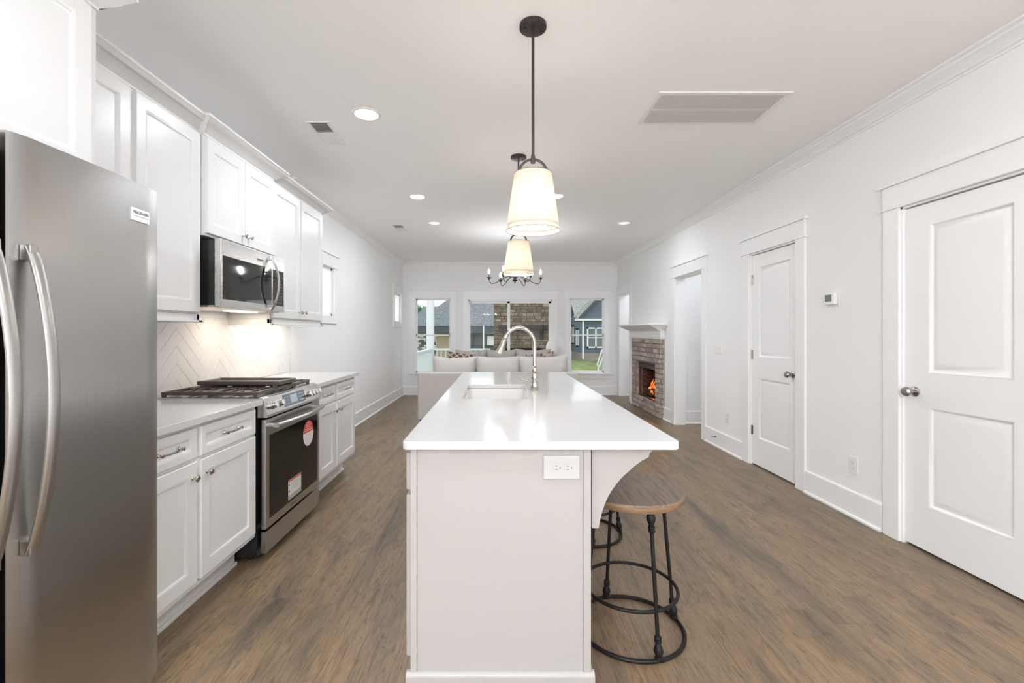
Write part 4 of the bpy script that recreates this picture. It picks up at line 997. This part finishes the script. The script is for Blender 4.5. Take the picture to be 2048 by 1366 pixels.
plate((1.345, YB, 1.25), .075, .118, 'B', 1, 'white light switch between the glass door and the right window', 'light_switch')
r = thing('thermostat', 'white wall thermostat with grey screen between the doors', 'thermostat', (XR, 3.4, 1.54))
b = B(); b.box(XR - .006, XR, 3.335, 3.455, 1.475, 1.595, .002); b.build('wall_plate', 'plastic_white', r)
b = B(); b.box(XR - .032, XR - .006, 3.35, 3.445, 1.49, 1.58, .005); b.build('housing', 'plastic_white', r)
b = B(); b.box(XR - .0335, XR - .0315, 3.372, 3.438, 1.512, 1.562, .0008); b.build('screen', 'lcd', r)
r = thing('door_stop', 'small dark spring door stop on the right baseboard', 'door stop', (XR - .016, 5.19, .11))
b = B(); b.cyl((XR - .016, 5.19, .11), (XR - .022, 5.19, .11), .011, 14); b.build('mount', 'nickel', r)
b = B(); P = [(XR - .022 - .055 * i / 80, 5.19 + .005 * math.cos(i * .9), .11 + .005 * math.sin(i * .9)) for i in range(81)]; b.tube(P, .0014, 5); b.build('spring', 'nickel', r)
b = B(); b.cyl((XR - .077, 5.19, .11), (XR - .087, 5.19, .11), .007, 12); b.build('tip', 'plastic_white', r)

# ------------------------------------------------------------------ fireplace
random.seed(4)
fy0, fy1, fX, ft = 6.83, 8.30, 2.42, 1.187
oy0, oy1, oz0, oz1 = 7.06, 8.11, .195, .80
r = thing('fireplace', 'brick fireplace with white mantel shelf and glowing firebox', 'fireplace', (2.45, 7.56, 0))
def brick_face(b, plane, c, a0, a1, z0, z1, bl, bh, hole=None, depth=.02, jit=.003, g=.010, out=-1, off=0):
    nrow = round((z1 - z0) / bh); bh = (z1 - z0) / nrow
    for i in range(nrow):
        z = z0 + i * bh; a = a0 - (bl / 2 if (i + off) % 2 else 0)
        while a < a1:
            u0, u1 = max(a0, a) + g / 2, min(a1, a + bl) - g / 2; a += bl
            if u1 - u0 < .02: continue
            segs = [(u0, u1)]
            zc = z + bh / 2
            if hole and hole[2] < zc < hole[3]:
                segs = [s for s in ((u0, min(u1, hole[0])), (max(u0, hole[1]), u1)) if s[1] - s[0] > .015]
            for s in segs:
                d = depth + random.uniform(0, jit); f = (c, c + out * d)
                if plane == 'x': b.box(f[0], f[1], s[0], s[1], z + g / 2, z + bh - g / 2, .004, 1)
                else: b.box(s[0], s[1], f[0], f[1], z + g / 2, z + bh - g / 2, .004, 1)
b = B(); brick_face(b, 'x', fX + .018, fy0 - .002, fy1, 0, ft, .205, .0742, (oy0, oy1, oz0, oz1))
brick_face(b, 'y', fy0 + .016, fX + .02, XR - .003, 0, ft, .11, .0742, depth=.018)
# returns of the opening
brick_face(b, 'y', oy1 - .002, fX + .02, fX + .16, oz0, oz1, .15, .0742, depth=.010); brick_face(b, 'y', oy0 + .002, fX + .02, fX + .16, oz0, oz1, .15, .0742, depth=.010, out=1)
b.build('brick_surround', 'brick', r)
b = grid_wall('x', fX + .012, XR + .0, fy0 + .012, fy1, 0, ft, [(oy0 - .001, oy1 + .001, oz0 - .01, oz1 + .001)]); b.build('mortar_bed', 'mortar', r)
b = B(); b.box(fX - .002, XR, fy1, fy1 + .085, 0, ft, .003); b.build('side_pilaster', 'trim_paint', r)
b = B(); b.box(fX - .008, XR, fy0 - .01, fy1 + .085, ft, 1.335, .003); b.box(fX - .018, XR, fy0 - .02, fy1 + .095, ft + .02, ft + .032, .003); b.build('frieze', 'trim_paint', r)
# mantel: stepped flaring tiers
b = B()
for (o_, z0_, z1_) in ((.035, 1.315, 1.332), (.065, 1.332, 1.346), (.095, 1.346, 1.358), (.125, 1.358, 1.370), (.150, 1.370, 1.380), (.165, 1.380, 1.392), (.225, 1.398, 1.425), (.190, 1.392, 1.398)):
    b.box(fX - o_, XR, fy0 + .02 - o_ * .62, fy1 + .07 + o_ * .5, z0_, z1_, .003)
b.build('mantel_shelf', 'trim_paint', r)
# wall pocket behind (firebox)
b = B(); X1 = XR + .26
b.quad([(fX + .15, oy0 + .03, oz0), (X1, oy0 + .10, oz0), (X1, oy1 - .10, oz0), (fX + .15, oy1 - .03, oz0)])
b.quad([(fX + .15, oy0 + .03, oz1), (X1, oy0 + .10, oz1), (X1, oy1 - .10, oz1), (fX + .15, oy1 - .03, oz1)])
b.box(X1 + .002, X1 + .03, oy0 - .02, oy1 + .02, oz0 - .02, oz1 + .02); b.box(fX + .10, X1 + .03, oy0 - .03, oy0 - .004, oz0 - .02, oz1 + .02); b.box(fX + .10, X1 + .03, oy1 + .004, oy1 + .03, oz0 - .02, oz1 + .02)
b.build('firebox_shell', 'firebox_dark', r)
b = B(); brick_face(b, 'x', X1, oy0 + .05, oy1 - .05, oz0, oz1, .2, .06, depth=.012, g=.006)
brick_face(b, 'y', oy1 - .03, fX + .12, X1, oz0, oz1, .2, .06, depth=.012, g=.006); brick_face(b, 'y', oy0 + .03, fX + .12, X1, oz0, oz1, .2, .06, depth=.012, g=.006, out=1)
b.build('firebox_bricks', 'fire_brick', r)
b = B(); fxx = fX + .07
b.box(fxx, fxx + .03, oy0 + .002, oy1 - .002, oz1 - .11, oz1 - .002, .004); b.box(fxx, fxx + .03, oy0 + .002, oy0 + .05, oz0, oz1 - .11, .004); b.box(fxx, fxx + .03, oy1 - .06, oy1 - .002, oz0, oz1 - .11, .004); b.box(fxx - .02, fxx + .03, oy0 + .002, oy1 - .002, oz0, oz0 + .028, .004)
b.box(fxx - .014, fxx, oy0 + .03, oy1 - .03, oz1 - .08, oz1 - .045, .006)
b.build('insert_frame', 'gunmetal', r)
for (a, c_, z, rr) in ((7.25, 7.85, .25, .035), (7.35, 7.95, .30, .03), (7.3, 7.7, .34, .026)):
    b = B(); b.tube([(fX + .20 + .03 * math.sin(k * 1.7 + a), a + (c_ - a) * k / 6, z + .012 * math.sin(k * 2.1)) for k in range(7)], [rr * (1 + .12 * math.sin(k * 2.7)) for k in range(7)], 10); b.build('fire_log', 'log_bark', r)
for i in range(7):
    yy = 7.28 + .1 * i; hh = .14 + .13 * math.sin(i * 1.9 + 1) ** 2; b = B()
    b.tube([(fX + .2 + .012 * math.sin(k * 1.3 + i), yy + .02 * math.sin(k * .9 + i), .26 + hh * k / 7) for k in range(8)], [.03, .036, .034, .028, .021, .014, .008, .002], 8, flat=(.5, 1)); b.build('flame', 'flame', r)
point_light('fire_glow', (.13, -.05, .34), .08, 1.3, (1, .22, .05), r)

# ------------------------------------------------------------------ sofas and pillows
from mathutils import noise as mn
def pillow(w, h, d, seed=0, ear=.02, n=18, sag=.0):
    b = B(); vs = {}
    for side in (1, -1):
        for i in range(n + 1):
            for j in range(n + 1):
                u, v = 2 * i / n - 1, 2 * j / n - 1; edge = i in (0, n) or j in (0, n)
                if edge and side == -1: vs[(side, i, j)] = vs[(1, i, j)]; continue
                k = ((1 - abs(u) ** 3.0) * (1 - abs(v) ** 3.0)); t = d / 2 * max(0, k) ** .55
                pin = 1 - ear * (1 - abs(u) ** 2) * abs(v) ** 4 * 2; pin2 = 1 - ear * (1 - abs(v) ** 2) * abs(u) ** 4 * 2
                wr = .010 * mn.noise(Vector((u * 2.2 + seed, v * 2.2, side * 2))) + .004 * mn.noise(Vector((u * 7 + seed, v * 5, side)))
                vs[(side, i, j)] = b.bm.verts.new((u * w / 2 * pin2 + wr * .6, side * (t + wr * (0 if edge else 1)), v * h / 2 * pin - sag * (1 - u * u) * (v > 0) * v + wr * .8))
        for i in range(n):
            for j in range(n): 
                try: b.bm.faces.new((vs[(side, i, j)], vs[(side, i + 1, j)], vs[(side, i + 1, j + 1)], vs[(side, i, j + 1)]))
                except ValueError: pass
    return b
def sofa(name, x0, x1, y, face, label):
    """y = outer back plane, face = +1 when the sitter looks to +y"""
    r = thing(name, label, 'sofa', ((x0 + x1) / 2, y + face * .45, 0)); f = face
    b = B(); b.box(x0, x1, y, y + f * .14, .12, .757, .025, 3); b.build('back', 'linen', r)
    for xa, xb in ((x0, x0 + .15), (x1 - .15, x1)): b = B(); b.box(xa, xb, y + f * .145, y + f * .92, .12, .62, .03, 3); b.build('arm', 'linen', r)
    b = B(); b.box(x0 + .152, x1 - .152, y + f * .145, y + f * .90, .12, .30, .015); b.build('seat_base', 'linen', r)
    for xa in (x0 + .05, x1 - .05):
        for ya in (y + f * .06, y + f * .85): b = B(); b.cyl((xa, ya, 0), (xa, ya, .12), .018, 12, .026); b.build('leg', 'mantel_wood', r)
    w = (x1 - x0 - .31) / 3
    for i in range(3):
        b = B(); xa = x0 + .155 + w * i; b.box(xa + .004, xa + w - .004, y + f * .19, y + f * .91, .302, .46, .035, 3); b.build('seat_cushion', 'linen', r)
    return r, w
r1, w1 = sofa('sofa', -1.062, 1.107, 6.1, 1, 'greige sofa seen from behind, just past the island')
for i, (a, c_, top, tilt) in enumerate(((-.905, -.300, .963, 1), (-.300, .310, .968, 0), (.305, .985, .975, -2))):
    w = c_ - a; b = B(); p = pillow(w * 1.03, .52, .22, seed=i * 3.7, ear=.03, sag=.012)
    b.merge(p, Matrix.Translation(((a + c_) / 2, 6.1 + .29, top - .26)) @ Matrix.Rotation(R(-9), 4, 'X') @ Matrix.Rotation(R(tilt), 4, 'Y')); b.build('back_cushion', 'linen', r1)
r2, w2 = sofa('sofa', -.95, 1.18, 9.12, -1, 'greige sofa facing the camera below the sliding glass door')
for i, (a, c_, top) in enumerate(((-.80, -.215, .965), (-.215, .345, .975), (.345, 1.01, .985))):
    w = c_ - a; b = B(); p = pillow(w * 1.03, .52, .22, seed=i * 5.1 + 9, ear=.03, sag=.015)
    b.merge(p, Matrix.Translation(((a + c_) / 2, 9.12 - .29, top - .26)) @ Matrix.Rotation(R(9), 4, 'X')); b.build('back_cushion', 'linen', r2)
def throw(cx, cy, cz, w, h, m, label, tilt, lean=14):
    b = B(); b.merge(pillow(w, h, .15, seed=cx * 7, ear=.05)); o = b.build('throw_pillow', m)
    o.location = (cx, cy, cz); o.rotation_euler = (R(lean), R(tilt), 0); return tag(o, label, 'pillow')
throw(-.70, 8.52, .70, .50, .46, 'pillow_net', 'brown net-patterned throw pillow on the left end of the far sofa', 8)
throw(.80, 8.52, .72, .52, .42, 'pillow_print', 'brown printed throw pillow on the right end of the far sofa', -7)
throw(-.56, 8.65, .76, .44, .40, 'linen', 'pale plain throw pillow behind the net-patterned one on the far sofa', 3)
r = thing('vase', 'rounded white vase standing at the right end of the far sofa', 'vase', (1.10, 9.30, 0))
b = B(); b.lathe([(0, .80), (.06, .80), (.10, .84), (.125, .92), (.12, 1.02), (.08, 1.10), (.045, 1.125), (.05, 1.14), (.042, 1.14), (.036, 1.12), (0, 1.11)], (1.10, 9.30, 0), n=32); b.build('vase_body', 'vase_white', r)
r.location = (1.10, 9.30, .80)
for o in r.children: 
    for v in o.data.vertices: v.co.z -= .80
r = thing('side_table', 'narrow wooden table behind the far sofa holding the vase', 'table', (1.1, 9.30, 0))
b = B(); b.box(.92, 1.28, 9.15, 9.45, .775, .80, .003); b.build('tabletop', 'seat_wood', r)
for xx in (.94, 1.26):
    for yy in (9.17, 9.43): b = B(); b.box(xx - .015, xx + .015, yy - .015, yy + .015, 0, .775, .002); b.build('leg', 'black_iron', r)

# ------------------------------------------------------------------ outside
b = B(); b.quad([(-40, 9.7, -.67), (50, 9.7, -.67), (50, 90, -.67), (-40, 90, -.67)]); tag(b.build('lawn', 'lawn_grass'), 'green lawn beyond the deck', 'lawn', kind='stuff')
b = B(); b.box(-2.0, 2.9, 9.66, 12.9, -.12, -.04); tag(b.build('deck', 'deck_boards'), 'raised deck outside the glass door', 'deck', kind='structure')
r = thing('deck_railing', 'white deck railing with square balusters outside the left window', 'railing', (-1.85, 12.0, -.04))
b = B(); b.box(-1.90, -1.80, 9.72, 12.62, .80, .85, .004); b.box(-1.87, -1.83, 9.72, 12.62, .02, .08); b.box(-1.75, -.2, 12.70, 12.80, .80, .85, .004); b.box(-1.75, -.2, 12.73, 12.77, .02, .08); b.build('rails', 'exterior_white', r)
for i in range(24): b = B(); yy = 9.80 + i * .12; b.box(-1.865, -1.835, yy - .015, yy + .015, .08, .80); b.build('baluster', 'exterior_white', r)
for i in range(13): b = B(); xx = -1.68 + i * .12; b.box(xx - .015, xx + .015, 12.735, 12.765, .08, .80); b.build('baluster', 'exterior_white', r)
b = B(); b.box(-1.955, -1.765, 12.64, 12.83, -.04, 3.3, .004); b.box(-1.98, -1.74, 12.62, 12.85, -.04, .12, .004); tag(b.build('porch_post', 'exterior_white'), 'square white porch post outside the left window', 'post')
random.seed(11)
r = thing('outdoor_fireplace', 'tall stone outdoor fireplace with dark wood mantel behind the sliding door', 'fireplace', (.85, 13, -.04))
b = B()
def stone_face(b, y, x0, x1, z0, z1, hole):
    z = z0
    while z < z1:
        hgt = random.choice((.06, .075, .10)); x = x0 - random.uniform(0, .1)
        while x < x1:
            w = random.uniform(.09, .24); u0, u1 = max(x0, x), min(x1, x + w); x += w
            if u1 - u0 < .04: continue
            zc = z + hgt / 2; sg = [(u0, u1)]
            if hole[2] < zc < hole[3]: sg = [s for s in ((u0, min(u1, hole[0])), (max(u0, hole[1]), u1)) if s[1] - s[0] > .02]
            for s in sg: b.box(s[0] + .004, s[1] - .004, y, y - .04 - random.uniform(0, .02), z + .004, z + hgt - .004, .006, 1)
        z += hgt
px = lambda p, Y: (p - 995) * Y / 920
X0c = px(987.5, 12.6)
stone_face(b, 12.7, X0c, 1.75, -.04, 3.6, (.22, 1.24, -.1, .90)); 
for (sx, s1) in ((X0c, 1), (1.75, -1)):
    z = -.04
    while z < 3.6:
        hgt = random.choice((.085, .11, .14)); yy = 12.7
        while yy < 13.5: w = random.uniform(.2, .36); b.box(sx - s1 * .0 + s1 * .05, sx + s1 * .0, yy + .004, min(13.5, yy + w) - .004, z + .004, z + hgt - .004, .006, 1); yy += w
        z += hgt
b.build('stone_chimney', 'patio_stone', r)
b = B(); b.box(X0c + .03, 1.72, 12.95, 13.48, -.04, 3.6); b.box(X0c + .03, .22, 12.695, 12.95, -.04, 3.6); b.box(1.24, 1.72, 12.695, 12.95, -.04, 3.6); b.box(.22, 1.24, 12.695, 12.95, .90, 3.6); b.build('mortar_core', 'mortar', r)
b = B(); b.box(.22, 1.24, 12.90, 12.949, -.03, .90); b.build('firebox', 'firebox_dark', r)
b = B(); b.box(.04, 1.42, 12.38, 12.66, 1.385, 1.49, .006); b.build('mantel_beam', 'mantel_wood', r)
for xx in (.26, 1.16): b = B(); b.prism([(12.66, 1.385), (12.45, 1.385), (12.47, 1.30), (12.58, 1.22), (12.62, 1.10), (12.66, 1.09)], xx, xx + .10, 'x', .003); b.build('mantel_bracket', 'mantel_wood', r)

# far house, left and centre
Yh = 32.0; zz = lambda q, Y: 1.28 + (666 - q) * Y / 920
r = thing('neighbor_house', 'dark-roofed neighbouring house seen through the left window and glass door', 'house', (-3, Yh + 3, -.67))
xa, xb = px(822, Yh), px(1060, Yh); ze = zz(652, Yh)
b = B(); b.box(xa + .5, xb, Yh + .5, Yh + 8, -.67, ze); b.build('walls', 'grey_siding', r)
b = B(); b.box(xa, xb + .5, Yh - .1, Yh + .55, ze - .50, ze + .02); b.build('soffit', 'soffit_dark', r)
b = B(); xr = px(905, Yh)
P = [(xa, Yh - .15, ze), (xb + .6, Yh - .15, ze), (xb + .6, Yh + 8.2, ze), (xa, Yh + 8.2, ze), (px(902, Yh + 4), Yh + 4, zz(594, Yh + 4)), (xb - 1.5, Yh + 4, zz(594, Yh + 4))]
V = [b.bm.verts.new(p) for p in P]
for f in ((0, 1, 5, 4), (1, 2, 5), (2, 3, 4, 5), (3, 0, 4), (0, 1, 2, 3)): b.bm.faces.new([V[i] for i in f])
b.build('roof', 'shingle_dark', r)
random.seed(3); b = B(); brick_face(b, 'y', Yh + .5, px(826, Yh), px(873, Yh), -.67, ze - .5, .34, .16, depth=.05, jit=.02, g=.03); b.build('painted_brick', 'painted_brick', r)
b = B(); b.box(px(873, Yh), px(915, Yh), Yh + .40, Yh + .5, -.67, ze - .5); b.build('tan_wall', 'tan_siding', r)
b = B(); b.box(px(966, Yh), px(968.5, Yh), Yh - .2, Yh - .05, -.67, ze); b.build('downspout', 'exterior_trim', r)
for (p0, p1, q0, q1) in ((971, 990, 655, 668), (974, 992, 672, 691)):
    b = B(); b.box(px(p0, Yh), px(p1, Yh), Yh + .3, Yh + .5, zz(q1, Yh), zz(q0, Yh)); w_ = b.build('window', 'exterior_trim', r)
b = B(); b.box(px(928, Yh), px(946, Yh), Yh + .3, Yh + .5, -.67, zz(670, Yh)); b.box(px(943, Yh), px(944, Yh), Yh + .25, Yh + .3, -.67, zz(672, Yh)); b.build('door', 'soffit_dark', r)
# second roof farther left
r = thing('distant_house', 'low grey roof rising behind the left end of the neighbouring house', 'house', (-9, 44, -.67))
Y2 = 42.0; b = B(); P = [(px(800, Y2), Y2, zz(655, Y2)), (px(905, Y2), Y2, zz(655, Y2)), (px(905, Y2), Y2 + 8, zz(655, Y2)), (px(800, Y2), Y2 + 8, zz(655, Y2)), (px(853, Y2 + 4), Y2 + 4, zz(613, Y2 + 4)), (px(880, Y2 + 4), Y2 + 4, zz(613, Y2 + 4))]
V = [b.bm.verts.new(p) for p in P]
for f in ((0, 1, 5, 4), (1, 2, 5), (2, 3, 4, 5), (3, 0, 4), (0, 1, 2, 3)): b.bm.faces.new([V[i] for i in f])
b.build('roof', 'shingle_dark', r)
b = B(); b.box(px(805, Y2), px(900, Y2), Y2 + .4, Y2 + 7.6, -.67, zz(655, Y2)); b.build('walls', 'grey_siding', r)
# tree behind
random.seed(8); r = thing('tree', 'pale green tree above the roofs at the left window', 'tree', (px(838, 60), 60, -.67))
b = B(); cx0 = px(838, 60); b.cyl((cx0, 60, -.67), (cx0, 60, 3.2), .3, 10, .15); b.build('trunk', 'bark', r)
b = B()
for i in range(900):
    a = random.uniform(0, 2 * PI); e = random.uniform(-1, 1); rr = random.random() ** .4
    c_ = Vector((cx0 + 2.9 * rr * math.cos(a) * math.sqrt(1 - e * e), 60 + 2.5 * rr * math.sin(a) * math.sqrt(1 - e * e), 2.7 + 2.2 * rr * e)); s_ = .22
    u = Vector((random.uniform(-1, 1), random.uniform(-1, 1), random.uniform(-1, 1))).normalized() * s_; v = u.orthogonal().normalized() * s_
    b.quad([c_ - u - v, c_ + u - v, c_ + u + v, c_ - u + v])
b.build('foliage', 'leaves', r)

# blue house, right window
Yb = 32.0
r = thing('blue_house', 'blue lap-sided house with white windows seen through the right window', 'house', (8, Yb + 3, -.67))
xc = px(1163, Yb); zg = zz(641, Yb); zf = zz(706, Yb)
b = B(); b.box(xc, xc + 6, Yb, Yb + 6, zf, zg)
b.prism([(px(1149, Yb + .01) + .3, zg), (px(1300, Yb), zg), (px(1225, Yb), zz(560, Yb))], Yb + .01, Yb + 6, 'y')
b.build('walls', 'blue_siding', r)
b = B()   # side wing running back
b.quad([(px(1143, Yb + 3), Yb + 3.0, zf), (xc, Yb + .02, zf), (xc, Yb + .02, zg), (px(1143, Yb + 3), Yb + 3.0, zg + .4)]); b.box(px(1120, Yb + 8), xc - .02, Yb + 3.0, Yb + 8, zf, zg + 3); b.build('side_wing', 'blue_siding', r)
b = B(); b.quad([(px(1149, Yb) , Yb - .3, zz(637, Yb)), (px(1193, Yb), Yb - .3, zz(598, Yb) + .3), (px(1193, Yb), Yb + 6, zz(598, Yb) + .3), (px(1136, Yb), Yb + 6, zz(598, Yb) + .6), (px(1140, Yb), Yb + 1, zz(598, Yb) + .6)]); b.build('roof', 'shingle_light', r)
b = B()
def strip(b, p0, p1, w, y0, y1):
    a = Vector((p0[0], 0, p0[1])); c_ = Vector((p1[0], 0, p1[1])); d = (c_ - a).normalized(); n_v = Vector((-d.z, 0, d.x)) * w
    b.prism([(a.x, a.z), (c_.x, c_.z), ((c_ + n_v).x, (c_ + n_v).z), ((a + n_v).x, (a + n_v).z)], y0, y1, 'y')
strip(b, (px(1160, Yb), zz(637, Yb)), (px(1230, Yb), zz(562, Yb)), .28, Yb - .35, Yb); b.build('rake_board', 'soffit_dark', r)
b = B(); strip(b, (px(1152, Yb), zz(639, Yb)), (px(1226, Yb), zz(560, Yb)), .30, Yb - .38, Yb - .1); b.build('rake_trim', 'shingle_light', r)
b = B(); b.box(px(1149, Yb), px(1300, Yb), Yb - .35, Yb - .05, zz(641.5, Yb), zz(637.5, Yb)); b.build('gutter', 'exterior_trim', r)
b = B(); b.box(px(1164, Yb), px(1167, Yb), Yb - .2, Yb - .02, zz(718, Yb), zz(641, Yb)); b.build('downspout', 'exterior_trim', r)
def hwin(p0, p1, q0, q1, Y, nm=2):
    b = B(); x0, x1, z0, z1 = px(p0, Y), px(p1, Y), zz(q1, Y), zz(q0, Y); fw = .10
    b.box(x0, x1, Y - .1, Y, z0, z0 + fw); b.box(x0, x1, Y - .1, Y, z1 - fw, z1); b.box(x0, x0 + fw, Y - .1, Y, z0, z1); b.box(x1 - fw, x1, Y - .1, Y, z0, z1)
    for i in range(1, nm): xm = x0 + (x1 - x0) * i / nm; b.box(xm - fw * .5, xm + fw * .5, Y - .1, Y, z0, z1)
    b.box(x0, x1, Y - .09, Y - .02, (z0 + z1) / 2 - .03, (z0 + z1) / 2 + .03)
    w_ = b.build('window', 'exterior_trim', r); b = B(); b.box(x0 + .02, x1 - .02, Y - .04, Y - .01, z0 + .02, z1 - .02); b.build('pane', 'exterior_glass', w_)
hwin(1173.5, 1209, 655, 696, Yb)
hwin(1151.5, 1160.5, 657, 694, Yb + .8, 3); hwin(1141, 1147.5, 651, 688, Yb + 2.2, 2)
b = B(); b.box(xc - .05, xc + 6, Yb - .06, Yb + .1, -.67, zf); b.quad([(px(1143, Yb + 3), Yb + 2.9, -.67), (xc, Yb, -.67), (xc, Yb, zf), (px(1143, Yb + 3), Yb + 2.9, zf)]); b.build('foundation', 'foundation_stone', r)
r = thing('stair_handrail', 'white stair handrail leaning down to the lawn outside the right window', 'handrail', (2.75, 13, -.67))
b = B()
for (p0, q0, p1, q1) in ((1204, 699, 1194, 731), (1209, 705, 1198, 734)): b.tube([(px(p0, 13), 13, zz(q0, 13)), (px(p1, 13), 13, zz(q1, 13))], .022, 8)
b.build('rails', 'exterior_trim', r)
b = B(); b.cyl((px(1196.5, 13), 13, -.67), (px(1196.5, 13), 13, zz(731, 13)), .02, 8); b.build('post', 'exterior_trim', r)
